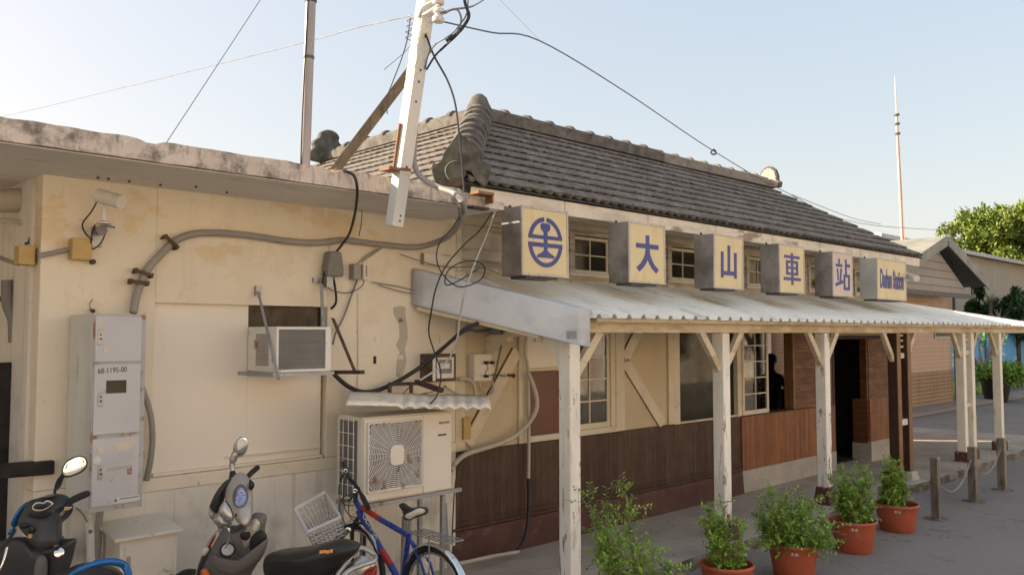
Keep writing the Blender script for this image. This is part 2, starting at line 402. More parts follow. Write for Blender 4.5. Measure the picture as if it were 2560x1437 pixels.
mat('red_steel', (.062, .036, .030), .7, var=.2, vs=9, layers=[dict(c=(.25, .13, .07), s=10, lo=.6, hi=.66, a=.6)])
mat('cabinet_grey', (.49, .49, .51), .45, var=.06, vs=2.5, bump=.08, bs=12, layers=[dict(c=(.28, .27, .27), s=(2, 2, 2), lo=.5, hi=.7, a=.4), dict(c=(.26, .12, .05), s=(12, 12, 9), lo=.665, hi=.70, a=.85)])
mat('cabinet_side', (.60, .60, .56), .45, var=.05, vs=(3), layers=[dict(c=(.33, .35, .33), s=(3, 3, .6), lo=.48, hi=.65, a=.5), dict(c=(.25, .12, .05), s=(9, 9, 5), lo=.68, hi=.71, a=.8)])
mat('cabinet_edge', (.40, .39, .38), .5, var=.1, vs=5, layers=[dict(c=(.24, .10, .04), s=7, lo=.55, hi=.62, a=.9)])
mat('paper', (.58, .52, .42), .8, var=.08, vs=20)
mat('sticker', (.62, .62, .60), .5, var=.03)
mat('cream_box', (.68, .63, .54), .55, var=.06, vs=4, layers=[dict(c=(.25, .13, .06), s=9, lo=.64, hi=.69, a=.8)])
mat('ochre_box', (.50, .345, .13), .6, var=.07, vs=6)
mat('pvc_grey', (.30, .275, .25), .55, var=.08, vs=4, layers=[dict(c=(.18, .16, .14), s=6, lo=.55, hi=.7, a=.4)])
mat('pvc_pale', (.47, .42, .34), .55, var=.08, vs=4, layers=[dict(c=(.25, .22, .17), s=8, lo=.58, hi=.68, a=.5)])
mat('cable_black', (.022, .022, .024), .55, var=.15)
mat('cable_grey', (.20, .19, .18), .6, var=.15)
mat('cable_white', (.48, .46, .42), .6, var=.1)
mat('wire', (.12, .12, .125), .6, var=.1)
mat('pole_paint', (.68, .655, .60), .7, var=.06, vs=4, bump=.1, layers=[dict(c=(.42, .38, .32), s=(6, 6, 2), lo=.6, hi=.7, a=.4)])
mat('grey_timber', (.16, .125, .085), .9, var=.25, vs=6, bump=.6, bs=20, layers=[dict(c=(.07, .055, .04), s=(20, 20, 5), lo=.5, hi=.62, a=.6)])
mat('porcelain', (.66, .62, .56), .25, var=.04)
mat('stack_paint', (.34, .31, .305), .4, metal=.3, var=.07, vs=3)
mat('ac_cream', (.72, .66, .57), .5, var=.04, vs=3, layers=[dict(c=(.36, .24, .13), s=(10, 10, 6), lo=.69, hi=.73, a=.7), dict(c=(.48, .43, .36), s=(2, 2, 1), lo=.5, hi=.7, a=.4)])
mat('ac_old', (.72, .69, .64), .5, var=.05, vs=3, layers=[dict(c=(.36, .17, .06), s=(9, 9, 6), lo=.60, hi=.66, a=.85)])
mat('ac_coil', (.20, .195, .185), .6, metal=.2, var=.1, vs=6, lines=[dict(ax='z', p=.014, w=.005, c=(.07, .07, .07), tone=.05)])
mat('fibre_sheet', (.86, .77, .63), .95, var=.1, vs=5, bump=.2, layers=[dict(c=(.25, .21, .17), s=7, lo=.56, hi=.66, a=.5)])
mat('terracotta', (.36, .085, .04), .5, var=.1, vs=5, bump=.12, bs=25, layers=[dict(c=(.40, .20, .13), s=9, lo=.62, hi=.7, a=.35)])
mat('soil', (.05, .035, .025), 1., var=.3, vs=20, bump=.8)
mat('white_mark', (.66, .63, .6), .7)
mat('leaf_shrub', (.21, .36, .045), .5, var=.35, vs=9, layers=[dict(c=(.34, .48, .07), s=7, lo=.52, hi=.62, a=.6), dict(c=(.035, .075, .02), s=9, lo=.55, hi=.62, a=.6, o=5)])
mat('leaf_tree', (.14, .20, .028), .55, var=.35, vs=1.4, layers=[dict(c=(.28, .33, .05), s=1.6, lo=.5, hi=.6, a=.7), dict(c=(.04, .075, .015), s=1.3, lo=.55, hi=.62, a=.6, o=5)])
mat('leaf_dark', (.03, .07, .022), .5, var=.35, vs=2., layers=[dict(c=(.06, .12, .03), s=3, lo=.5, hi=.6, a=.6)])
mat('leaf_dry', (.30, .27, .18), .7, var=.2, vs=3.)
mat('twig', (.27, .20, .13), .8, var=.2, vs=9)
mat('bark', (.10, .075, .055), .9, var=.3, vs=6, bump=.6)
mat('bollard_steel', (.30, .27, .22), .38, metal=.75, var=.2, vs=5, layers=[dict(c=(.06, .05, .045), s=(9, 9, 2), lo=.5, hi=.65, a=.6)])
mat('chain_steel', (.42, .38, .32), .4, metal=.6, var=.2, vs=20)
mat('brick_tile_pink', (.50, .335, .225), .6, var=.05, vs=3, lines=[dict(ax='z', p=.12, w=.018, c=(.38, .24, .16), tone=.04)])
mat('brick_tile_brown', (.25, .145, .075), .6, var=.08, vs=3, lines=[dict(ax='z', p=.115, w=.018, c=(.55, .42, .27), tone=.06), dict(ax='x', p=.30, w=.02, c=(.45, .34, .22), tone=.08, a=.5)])
mat('grey_siding', (.33, .285, .24), .7, var=.07, vs=2, lines=[dict(ax='z', p=.235, w=.03, c=(.12, .10, .085), tone=.06)])
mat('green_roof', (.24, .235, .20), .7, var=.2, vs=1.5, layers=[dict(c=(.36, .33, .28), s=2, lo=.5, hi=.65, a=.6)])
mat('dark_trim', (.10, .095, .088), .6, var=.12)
mat('beige_sheet', (.44, .37, .28), .6, var=.05, vs=2, lines=[dict(ax='x', p=.55, w=.06, c=(.32, .27, .21), tone=.04)])
mat('pale_sheet', (.48, .46, .45), .5, var=.1)
mat('mast_red', (.66, .40, .32), .6, var=.1)
mat('mast_white', (.7, .6, .52), .6, var=.1)
mat('glass', (.80, .85, .85), .02, var=0, trans=1., ior=1.5)
mat('dark_glass', (.030, .028, .020), .07, var=.3, vs=2, spec=.22)
mat('cloth_navy', (.02, .022, .03), .9, var=.2)
mat('skin', (.22, .12, .08), .6, var=.05)
mat('bike_blue', (.022, .050, .26), .3, var=.1, vs=6)
mat('bike_red', (.38, .025, .02), .3, var=.1)
mat('bike_white', (.68, .68, .68), .35, var=.04)
mat('basket_plastic', (.50, .49, .49), .45, var=.06)
mat('scooter_blue', (.02, .13, .36), .22, metal=.3, var=.15, vs=5)
mat('scooter_red', (.30, .02, .018), .25, var=.1)
mat('amber', (.55, .12, .02), .3, var=.05)
mat('dial_face', (.30, .32, .55), .25, var=.55, vs=60)
mat('dial_dark', (.03, .032, .035), .2, var=.3, vs=40)
mat('orange_sticker', (.75, .28, .05), .5, var=.15, vs=60)
mat('black_timber', (.022, .018, .016), .8, var=.5, vs=8, bump=.4, bs=25)
mat('mural', (.09, .33, .62), .6, var=.05, vs=.6, layers=[
    dict(c=(.62, .72, .80), s=(.5, .5, 1.1), lo=.57, hi=.63, a=.9, z=(.9, 1.1)), dict(c=(.07, .22, .05), s=.1, lo=-.5, hi=0., a=1., z=(.62, .5)),
    dict(c=(.35, .42, .06), s=2.5, lo=.5, hi=.56, a=.9, z=(.55, .35))])
mat('opposite_wall', (.74, .66, .54), .8, var=.06, vs=.5, lines=[dict(ax='x', p=4.2, w=.5, c=(.42, .2, .1), tone=.08)])
mat('opposite_roof', (.3, .13, .08), .8)
mat('orange_handle', (.55, .10, .03), .5)

def flower_leaf(): pass
#@@SETTING@@
# ------------------------------------------------------------------ ground
def gz(x, y):
    t = min(1, max(0, (4.75 - x) / .7)); t = t * t * (3 - 2 * t)
    return -.12 + .24 * t if y < 30 else -.12
g = MB(); xs = [-300, -60, -20, -8, 0, 2, 3.5, 4.0, 4.15, 4.3, 4.45, 4.6, 4.75, 5.2, 6, 8, 11, 14, 17, 20, 25, 30, 40, 60, 150, 600]
ys = [-300, -60, -20, -8, -2, 1, 2, 3, 4, 5, 6, 8, 10, 14, 20, 29, 31, 60, 150, 600]
for y in ys: g.v += [(x, y, gz(x, y)) for x in xs]
nx = len(xs)
g.f += [(j * nx + i, j * nx + i + 1, (j + 1) * nx + i + 1, (j + 1) * nx + i) for j in range(len(ys) - 1) for i in range(nx - 1)]
struct(g.build('ground', 'asphalt'))

# verandah floor: a slab with a rough kerb edge
v = MB()
n = 160; x0, x1 = 4.55, 20.6
top = []; mid = []; bot = []
for i in range(n + 1):
    x = x0 + (x1 - x0) * i / n
    j = noise.noise((x * 2.1, 3, 0)) * .035 + noise.noise((x * 7, 9, 0)) * .015
    if 11.9 < x < 12.9: j += .13 * math.sin((x - 11.9) * math.pi)
    top.append((x, 4.80 + j, 0.0)); mid.append((x, 4.785 + j * .7, -.03 + noise.noise((x * 5, 1, 0)) * .012)); bot.append((x, 4.79 + j * .9 + (.1 if 11.9 < x < 12.9 else 0), -.16))
back = [(t[0], 12.5, 0.0) for t in top]
v.v = back + top; v.f = [(i, i + 1, n + 1 + i + 1, n + 1 + i) for i in range(n)]
# concrete top, with right edge kept to the real outline
struct(v.build('verandah_floor', 'verandah_concrete'))
k = MB(); k.v = top + mid + bot
k.f = [(i, i + 1, n + 1 + i + 1, n + 1 + i) for i in range(n)] + [(n + 1 + i, n + 2 + i, 2 * n + 3 + i, 2 * n + 2 + i) for i in range(n)]
k.add([(x1, 4.8, .0), (x1, 12.5, 0), (x1, 12.5, -.16), (x1, 4.8, -.16), (x0, 4.8, .0), (x0, 12.5, 0), (x0, 12.5, -.16), (x0, 4.8, -.16)], [(0, 1, 2, 3), (4, 5, 6, 7)])
struct(k.build('kerb', 'kerb_concrete'))
p = MB().box(22.5, 60, 9.0, 9.9, -.11, -.02)
struct(p.build('pavement', 'far_paving', bevel=.01))

# ------------------------------------------------------------------ annex (flat-roofed block on the left)
YL = 6.2
annex = thing('annex_building', 'flat-roofed cream plaster annex with a stained concrete slab eave, nearest building at left', 'building', (1.62, YL, .0))
wl = MB()
wl.box(1.62, 2.38, YL, YL + .16, 1.16, 3.29).box(3.82, 5.24, YL, YL + .16, 1.16, 3.31).box(2.38, 3.82, YL, YL + .16, 2.42, 3.30)
wl.build('wall', 'cream_plaster', annex, bevel=.006)
MB().box(1.625, 5.24, YL - .004, YL + .16, -.3, 1.06).build('lower_wall', 'white_wall', annex, label='whiter dirty lower wall')
MB().box(1.62, 5.24, YL - .008, YL + .16, 1.062, 1.158).build('sill_band', 'cream_plaster', annex, bevel=.005)
MB().box(1.60, 1.78, YL + .162, 8.4, -.3, 3.29).build('side_wall', 'white_wall', annex)
pn = MB().box(2.38, 3.13, YL + .05, YL + .1, 1.16, 2.42).box(3.132, 3.795, YL + .052, YL + .1, 1.16, 1.86)
pn.build('filled_window_panel', 'panel_plaster', annex)
MB().box(2.40, 3.80, YL + .02, YL + .05, 1.162, 1.185).box(2.95, 3.79, YL + .03, YL + .051, 1.24, 1.246).build('panel_sill', 'cream_plaster', annex)
MB().box(3.795, 3.82, YL + .11, YL + .14, 1.16, 2.42).box(3.132, 3.795, YL + .11, YL + .14, 1.86, 2.42).build('dark_gap', 'dark_room', annex)
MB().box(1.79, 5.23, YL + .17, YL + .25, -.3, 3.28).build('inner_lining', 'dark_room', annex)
lv = MB()
for i in range(9): lv.box(3.135, 3.76, YL + .06, YL + .09, 2.255 + i * .018, 2.266 + i * .018)
lv.build('louvre', 'grey_timber', annex)
# roof slab with a chipped edge
s = MB(); N_ = 150; prof = []
for i in range(N_ + 1):
    x = -3.5 + 8.53 * i / N_
    tz = 3.405 + noise.noise((x * 4, 0, 0)) * .008 + noise.noise((x * 17, 2, 0)) * .006
    if i % 23 in (4, 5): tz -= .022
    if x > 4.6: tz -= (x - 4.6) * .16 + abs(noise.noise((x * 30, 5, 0))) * .02
    bz = 3.272 + noise.noise((x * 6, 7, 0)) * .005
    fy = 5.30 + noise.noise((x * 5, 4, 0)) * .004
    prof += [(x, fy, bz), (x, fy + .003, (bz + tz) / 2), (x, fy + .006, tz), (x, 8.9, tz), (x, 8.9, bz)]
s.v = prof
for i in range(N_):
    for k_ in range(5): s.f.append((i * 5 + k_, i * 5 + (k_ + 1) % 5, (i + 1) * 5 + (k_ + 1) % 5, (i + 1) * 5 + k_))
s.f += [(0, 1, 2, 3, 4), tuple(N_ * 5 + q for q in range(5))]
sb = s.build('roof_slab', 'slab_concrete', annex)
MB().box(-3.45, 4.98, 5.33, 8.8, 3.262, 3.268).build('soffit', 'soffit_paint', annex)
mark = MB()
for px, py_ in ((245, 447), (271, 450), (323, 456), (401, 465), (490, 470), (567, 484), (1000, 517)):
    q = PZ(px, py_ - 4, 3.258); mark.lathe([(.012, 0), (.006, -.012)], q, n=6)
mark.build('fixing', 'rusty_steel', annex)

# building behind the annex, seen in the gap at the far left
bb = thing('rear_outbuilding', 'pale outbuilding wall seen in the gap left of the annex corner', 'building', (-2, 7.6, 0))
MB().box(-6, 1.598, 7.6, 7.8, -.3, 3.26).build('wall', 'cream_plaster', bb)
MB().box(.4, 1.60, 7.30, 7.60, 1.5, 1.62).build('ledge', 'white_wall', bb, bevel=.01)
gr = MB()
for i in range(6):
    gr.tube([PY(2 + i * 5, 720, 7.55), PY(5 + i * 5, 760, 7.55)], .006, 5); gr.tube([PY(5 + i * 5, 720, 7.54), PY(0 + i * 5, 760, 7.54)], .006, 5)
gr.build('grille', 'rusty_steel', bb)
bp_ = MB().box(PY(-160, 1000, 6.75).x, PY(79, 1000, 6.75).x, 6.75, 6.80, .13, PY(40, 905, 6.75).z)
tag(bp_.build('black_board', 'black_timber', bevel=.01), 'tall black weathered board standing left of the annex corner', 'board')
br_ = MB().beam(PD(-90, 1184, 5.3), PD(134, 1166, 5.6), .09, .09)
tag(br_.build('black_beam', 'black_timber', bevel=.008), 'black square timber beam jutting in front of the black board at left', 'beam')
# ------------------------------------------------------------------ pipes at far left
t_ = thing('downpipe', 'rusty brown downpipe strapped to the annex side wall', 'pipe', (1.5, 7, 0))
MB().tube([PY(47, 480, 6.9), PY(42, 778, 6.9)], .036, 10).build('pipe', 'rusty_steel', t_, smooth=40)
MB().beam(PY(0, 745, 6.87), PY(60, 762, 6.87), .03, .04).build('strap', 'rusty_steel', t_)
tag(MB().tube([PY(16, 700, 6.8), PY(18, 760, 6.8), PY(32, 800, 6.8), PY(34, 856, 6.8)], .036, 10, smooth=6).build('flexible_duct', 'cable_grey', smooth=40), 'ribbed dark grey flexible duct beside the rusty downpipe', 'duct')
tag(MB().tube([PY(-30, 503, 6.7), PY(48, 500, 6.7)], [.085, .085], 16).build('round_duct', 'pvc_pale', smooth=40), 'thick pale round duct under the eave at the far left edge', 'duct')
tag(MB().tube([PY(-20, 555, 6.7), PY(20, 551, 6.7), PY(60, 560, 6.6), PY(88, 572, 6.4)], .018, 8, smooth=5).build('white_conduit', 'pvc_pale', smooth=40), 'pale curved conduit reaching the annex corner below the round duct', 'conduit')
tag(MB().tube([PY(-10, 640, 6.7), PY(30, 655, 6.7), PY(62, 662, 6.6), PY(84, 650, 6.45)], .016, 8, smooth=5).build('grey_conduit', 'pvc_grey', smooth=40), 'grey conduit sagging into the small ochre box on the corner', 'conduit')
#@@STATION@@
YW = 6.25
st = thing('station_building', 'old station with a dark tiled hip roof, cream plaster and brown boards', 'building', (5.25, YW, 0))
def wallbox(name, m, boxes, bevel=0, label=None, parent=st):
    b = MB()
    for q in boxes: b.box(*q)
    return b.build(name, m, parent, bevel=bevel, label=label)
wallbox('plaster_wall', 'verandah_plaster', [(5.25, 6.26, YW, YW + .14, 1.06, 2.80), (7.70, 8.86, YW, YW + .14, 1.06, 2.80),
    (6.26, 7.70, YW, YW + .14, 2.22, 2.80), (8.86, 13.26, YW, YW + .14, 2.22, 2.80), (13.26, 15.5, YW, YW + .14, 2.12, 2.80)])
# timber posts and diagonal braces let into the plaster
tm = []
for xa, xb in ((6.12, 6.24), (7.70, 7.86), (8.74, 8.86), (5.26, 5.38)): tm.append((xa, xb, YW - .03, YW - .002, 1.062, 2.80))
wallbox('wall_post', 'cream_timber', tm[:1], .004)
for q in tm[1:]: wallbox('wall_post', 'cream_timber', [q], .004)
def brace_on_wall(a, b, wd=.13):
    m = MB(); A = Vector((a[0], YW - .014, a[1])); B = Vector((b[0], YW - .014, b[1]))
    d = (B - A).normalized(); u = d.cross(Vector((0, 1, 0))).normalized()
    m.beam(A, B, .024, wd, up=u); m.build('wall_brace', 'cream_timber', st, bevel=.003)
brace_on_wall((5.42, 1.12), (6.10, 2.02)); brace_on_wall((7.88, 1.86), (8.62, 1.08), .14); brace_on_wall((7.88, 1.9), (8.6, 2.75), .14)
for a, b in (((5.355, 1.15), (6.04, 2.05)), ((7.87, 1.775), (8.53, 1.08)), ((7.87, 2.0), (8.5, 2.76))):
    A = Vector((a[0], YW - .006, a[1])); B = Vector((b[0], YW - .006, b[1])); u = (B - A).cross(Vector((0, 1, 0))).normalized()
    MB().beam(A, B, .010, .012, up=u).build('crack', 'dark_wood', st)
# plinth and dado
pl = MB()
sec = [(YW, -.1), (YW - .075, -.1), (YW - .05, .25), (YW - .035, .30), (YW, .31)]
for xx in (5.20, 10.42): pl.v += [(xx, a, b) for a, b in sec]
pl.f = [(i, (i + 1) % 5, 5 + (i + 1) % 5, 5 + i) for i in range(5)] + [(0, 1, 2, 3, 4), (5, 6, 7, 8, 9)]
pl.build('plinth', 'oxide_base', st)
wallbox('skirting_rail', 'brown_boards', [(5.20, 10.40, YW - .055, YW - .002, .312, .345), (5.20, 10.40, YW - .045, YW - .002, .385, .40)], .003)
wallbox('dado_boards', 'brown_boards', [(5.20, 10.40, YW - .03, YW - .003, .345, 1.052)])
wallbox('orange_dado', 'orange_boards', [(10.42, 13.27, YW - .05, YW - .003, .305, 1.04)], .003)
wallbox('stone_plinth', 'stone_base', [(10.45, 13.32, YW - .035, YW + .2, -.1, .30)], .012)
wallbox('level_boards', 'orange_level_boards', [(11.99, 13.26, YW - .012, YW + .1, 1.045, 2.22)])
wallbox('inner_wall', 'verandah_plaster', [(5.25, 10.4, YW + .02, YW + .12, -.1, 1.05), (10.4, 13.26, YW + .201, YW + .26, -.1, 1.04)])
# window sashes ------------------------------------------------------------
def sash(x0, x1, z0, z1, nx_, nz_, y, fr=.05, bar=.018, m='cream_timber', glass='glass', name='window', label=None):
    b = MB(); b.box(x0, x1, y, y + .035, z0, z0 + fr * 1.2).box(x0, x1, y, y + .035, z1 - fr, z1)
    b.box(x0, x0 + fr, y + .001, y + .034, z0 + fr * 1.2, z1 - fr).box(x1 - fr, x1, y + .001, y + .034, z0 + fr * 1.2, z1 - fr)
    for i in range(1, nx_):
        xx = x0 + fr + (x1 - x0 - 2 * fr) * i / nx_; b.box(xx - bar / 2, xx + bar / 2, y + .004, y + .03, z0 + fr * 1.2, z1 - fr)
    for i in range(1, nz_):
        zz = z0 + fr * 1.2 + (z1 - z0 - 2.2 * fr) * i / nz_; b.box(x0 + fr, x1 - fr, y + .006, y + .028, zz - bar / 2, zz + bar / 2)
    w_ = b.build(name, m, st, bevel=.002, label=label)
    for i in range(nx_):
        for j in range(nz_):
            xa = x0 + fr + (x1 - x0 - 2 * fr) * i / nx_; xb = x0 + fr + (x1 - x0 - 2 * fr) * (i + 1) / nx_
            za = z0 + fr * 1.2 + (z1 - z0 - 2.2 * fr) * j / nz_; zb = z0 + fr * 1.2 + (z1 - z0 - 2.2 * fr) * (j + 1) / nz_
            t = random.uniform(-.0025, .0025)
            MB().add([(xa, y + .016, za), (xb, y + .016 + t, za), (xb, y + .016 + t * .4, zb), (xa, y + .016 - t * .6, zb),
                      (xa, y + .02, za), (xb, y + .02 + t, za), (xb, y + .02 + t * .4, zb), (xa, y + .02 - t * .6, zb)],
                     [(0, 1, 2, 3), (4, 7, 6, 5), (0, 4, 5, 1), (1, 5, 6, 2), (2, 6, 7, 3), (3, 7, 4, 0)]).build('pane', glass, w_)
    return w_
wallbox('window_board', 'red_panel', [(6.27, 6.92, YW + .03, YW + .05, 1.13, 1.80)], label='dark red board filling the left half of the first window')
wallbox('transom_panel', 'panel_plaster', [(6.27, 6.92, YW + .02, YW + .05, 1.83, 2.22)])
wallbox('window_rail', 'cream_timber', [(6.26, 7.70, YW - .04, YW + .06, 1.062, 1.125)], .004)
wallbox('window_rail', 'cream_timber', [(6.26, 6.93, YW - .02, YW + .055, 1.80, 1.83)], .004)
sash(6.92, 7.62, 1.125, 2.22, 2, 4, YW + .0)
wallbox('window_jamb', 'cream_timber', [(7.62, 7.70, YW - .02, YW + .1, 1.125, 2.22)], .004)
# large insect-screened dark window
wallbox('screen_window', 'dark_glass', [(8.98, 10.40, YW + .03, YW + .045, 1.08, 2.22)], label='large dark window glass')
wallbox('window_jamb', 'cream_timber', [(8.86, 8.98, YW - .03, YW + .06, 1.053, 2.22)], .004)
wallbox('window_jamb', 'cream_timber', [(10.345, 10.45, YW - .035, YW + .06, 1.053, 2.22)], .004)
wallbox('window_rail', 'cream_timber', [(8.98, 10.345, YW - .02, YW + .05, 1.053, 1.075)], .003)
sash(10.46, 11.17, 1.06, 2.30, 2, 5, YW - .045, label='open sliding sash with small panes')
wallbox('sill_rail', 'dark_wood', [(10.46, 11.95, YW - .048, YW + .15, 1.041, 1.059)], .002)
wallbox('window_jamb', 'warm_wood', [(11.93, 11.985, YW - .03, YW + .12, 1.042, 2.22)], .003)
# doorway
wallbox('door_frame', 'dark_wood', [(13.27, 13.33, YW - .02, YW + .2, .0, 2.10), (13.27, 15.5, YW - .02, YW + .1, 2.10, 2.16)], .004)
wallbox('level_boards', 'orange_level_boards', [(14.66, 15.52, YW - .01, YW + .1, 1.06, 2.10)])
wallbox('orange_dado', 'orange_boards', [(14.62, 15.52, YW - .04, YW + .1, .33, 1.06)], .003)
wallbox('stone_plinth', 'stone_base', [(14.60, 15.53, YW - .06, YW + .1, -.1, .33)], .012)
jm = MB().box(14.60, 14.66, YW + .002, YW + .12, 1.06, 2.10).box(14.60, 14.66, YW + .002, YW + .26, .30, 1.058); jm.build('door_reveal', 'orange_level_boards', st)
MB().box(14.585, 14.65, YW + .102, YW + .27, -.1, .295).build('stone_plinth', 'stone_base', st)
nb = MB().box(14.3, 14.58, YW + .8, YW + .84, .9, 1.75)
nb.build('notice_board', 'dark_wood', st)
# interior shell
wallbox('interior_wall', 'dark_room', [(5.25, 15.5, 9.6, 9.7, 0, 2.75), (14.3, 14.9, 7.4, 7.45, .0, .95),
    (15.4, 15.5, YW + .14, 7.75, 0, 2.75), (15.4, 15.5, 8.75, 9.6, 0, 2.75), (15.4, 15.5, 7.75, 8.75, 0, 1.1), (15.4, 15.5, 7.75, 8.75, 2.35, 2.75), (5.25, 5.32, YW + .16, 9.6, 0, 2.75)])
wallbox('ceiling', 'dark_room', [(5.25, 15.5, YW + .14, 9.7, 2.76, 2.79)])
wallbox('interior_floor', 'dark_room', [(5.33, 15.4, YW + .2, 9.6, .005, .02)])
# clapboard gallery above the verandah roof
cb = MB()
def clap(x0, x1, z0=2.80, z1=3.50, p=.118):
    z = z0
    while z < z1 - .01:
        zt = min(z + p, z1)
        cb.add([(x0, YW - .024, z), (x1, YW - .024, z), (x1, YW - .006, zt), (x0, YW - .006, zt), (x0, YW, z), (x1, YW, z), (x1, YW, zt), (x0, YW, zt)],
               [(0, 1, 2, 3), (4, 7, 6, 5), (0, 4, 5, 1), (0, 3, 7, 4), (1, 5, 6, 2)])
        z += p
WX = [(6.98, 7.62), (8.82, 9.45), (10.70, 11.33), (12.55, 13.2), (14.2, 14.85)]
xx = 5.0
for a, b in WX:
    clap(xx, a - .08); clap(a - .08, b + .08, 2.80, 2.86, .06); clap(a - .08, b + .08, 3.30, 3.50); xx = b + .08
clap(xx, 15.5)
cb.build('clapboards', 'clapboard', st)
for a, b in WX:
    sash(a, b, 2.87, 3.29, 2, 2, YW + .01, .035, .014, m='cream_timber', glass='dark_glass')
    wallbox('window_jamb', 'clapboard', [(a - .08, a - .002, YW - .04, YW + .06, 2.86, 3.30)], .003); wallbox('window_jamb', 'clapboard', [(b + .002, b + .08, YW - .04, YW + .06, 2.86, 3.30)], .003)
    wallbox('window_rail', 'cream_timber', [(a - .09, b + .09, YW - .05, YW + .05, 2.835, 2.868)], .003)
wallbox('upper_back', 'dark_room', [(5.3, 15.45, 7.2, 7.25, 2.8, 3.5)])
wallbox('end_wall', 'clapboard', [(15.46, 15.56, YW + .002, 9.7, 2.2, 3.5)])
wallbox('corner_post', 'cream_timber', [(5.245, 5.31, YW - .05, YW - .026, 2.80, 3.42)], .004)
# roof --------------------------------------------------------------------
EY, A_, EX0, EX1, EZ, PZT = 5.60, 2.1, 4.77, 15.60, 3.555, .614
AX, RX = 6.87, 13.96
fb = MB().box(4.95, 15.45, EY + .03, EY + .06, 3.375, 3.515)
fb.build('fascia_board', 'fascia_paint', st, bevel=.004)
MB().box(5.25, 15.5, EY + .062, YW - .002, 3.44, 3.46).box(15.2, 15.26, 5.65, 9.7, 3.37, 3.50).build('eave_soffit', 'cream_timber', st)
MB().box(15.43, 15.46, EY + .06, 9.7, 3.375, 3.515).build('fascia_board', 'fascia_paint', st, bevel=.004)
def tile_slope(O, U, V, NRM, u0f, u1f, ncourse, e, per=.145):
    """courses of wavy tiles; u0f/u1f give the course's limits along U"""
    b = MB(); st_ = per / 8
    for k_ in range(ncourse):
        v0, v1 = k_ * e, (k_ + 1) * e + .01
        ua, ub = u0f((v0 + v1) / 2), u1f((v0 + v1) / 2)
        ia, ib = math.floor(ua / st_), math.ceil(ub / st_)
        jit = random.uniform(-.006, .006); base = len(b.v); cnt = ib - ia + 1
        for kind in range(5):
            for i in range(ia, ib + 1):
                u = i * st_; ph = (u / per) % 1; cw = .5 - .5 * math.cos(ph * 2 * math.pi); hol = max(0, cw - .35) / .65
                ti = math.floor(u / (per * 2)); tj = noise.noise((ti * 1.7, k_ * 2.3, 0)) * .010
                h = (-.010, .014 - .010 * hol, .036 + tj - .013 * hol, .040 + tj * .9 - .008 * hol, .007 + .004 * cw)[kind]
                vv = (v0 + .06 * hol + .012, v0 + .045 * hol + .004, v0 + .022 * hol, v0 + .022 + .02 * hol, v1)[kind]
                b.v.append(tuple(O + U * u + V * (vv + jit + noise.noise((ti * 3.1, k_ * 5.3, 4)) * .010) + NRM * h))
        for r_ in range(4):
            for i in range(cnt - 1):
                q = base + r_ * cnt + i; b.f.append((q, q + 1, q + cnt + 1, q + cnt))
    return b
sl_ = math.hypot(1, PZT); Vf = Vector((0, 1, PZT)).normalized(); Nf = Vector((0, -PZT, 1)).normalized()
SL = A_ * sl_; nc = 10; e_ = SL / nc
rb = tile_slope(Vector((0, EY, EZ)), Vector((1, 0, 0)), Vf, Nf, lambda v_: EX0 + v_ / sl_, lambda v_: EX1 - v_ / SL * (EX1 - RX) , nc, e_)
Vl = Vector((1, 0, PZT)).normalized(); Nl = Vector((-PZT, 0, 1)).normalized()
roof = rb.build('roof', 'roof_tile', st, smooth=50)
rl = tile_slope(Vector((EX0, 0, EZ)), Vector((0, 1, 0)), Vl, Nl, lambda v_: EY + v_ / sl_, lambda v_: 11.4, nc, e_)
rl.build('side_roof', 'roof_tile', roof, smooth=50)
# underlay so nothing shows through, plus hidden slopes
ul = MB(); z0 = EZ - .03; zt = EZ + A_ * PZT - .03
ul.add([(EX0, EY, z0), (EX1, EY, z0), (RX, EY + A_, zt), (AX, EY + A_, zt), (EX0, 11.4, z0), (AX, 11.4, zt), (EX1, 9.8, z0), (8.97, 9.8, z0), (8.97, 11.4, z0)],
       [(0, 1, 2, 3), (0, 3, 5, 4), (1, 6, 2), (2, 6, 7, 3), (3, 7, 8, 5)])
ul.build('roof_underlay', 'moss_tile', roof)
# main ridge, side ridge, hip
def ridge(a, b, m, r0=.085, seg=.40, base=.12, bump_=.03):
    a, b = Vector(a), Vector(b); L = (b - a).length; d = (b - a).normalized()
    q = MB(); q.beam(a + Vector((0, 0, base / 2 - .02)), b + Vector((0, 0, base / 2 - .02)), .24, base)
    n_ = int(L / seg)
    for i in range(n_):
        p0 = a + d * (L * i / n_); p1 = a + d * (L * (i + 1) / n_); cz = Vector((0, 0, base - .03))
        q.tube([p0 + cz, p1 + cz], [r0 + random.uniform(-.004, .004)] * 2, 12)
        q.tube([p0 + cz - d * .05, p0 + cz - d * .035, p0 + cz + d * .035, p0 + cz + d * .05], [r0, r0 + bump_, r0 + bump_, r0], 12)
    return q.build('ridge_cap', m, roof, smooth=40)
RZ = EZ + A_ * PZT
ridge((AX, EY + A_, RZ), (10.6, EY + A_, RZ + .01), 'ridge_tile')
ridge((10.6, EY + A_, RZ), (RX - .1, EY + A_, RZ + .02), 'pale_ridge', .075)
ridge((AX, 11.1, RZ), (AX, EY + A_, RZ), 'ridge_tile', .085, .48)
hp = MB(); h0 = Vector((EX0 + .22, EY + .22, EZ + .22 * PZT)); h1 = Vector((AX, EY + A_, RZ)); hd = (h1 - h0); HL = hd.length; hd.normalize()
nh = 9
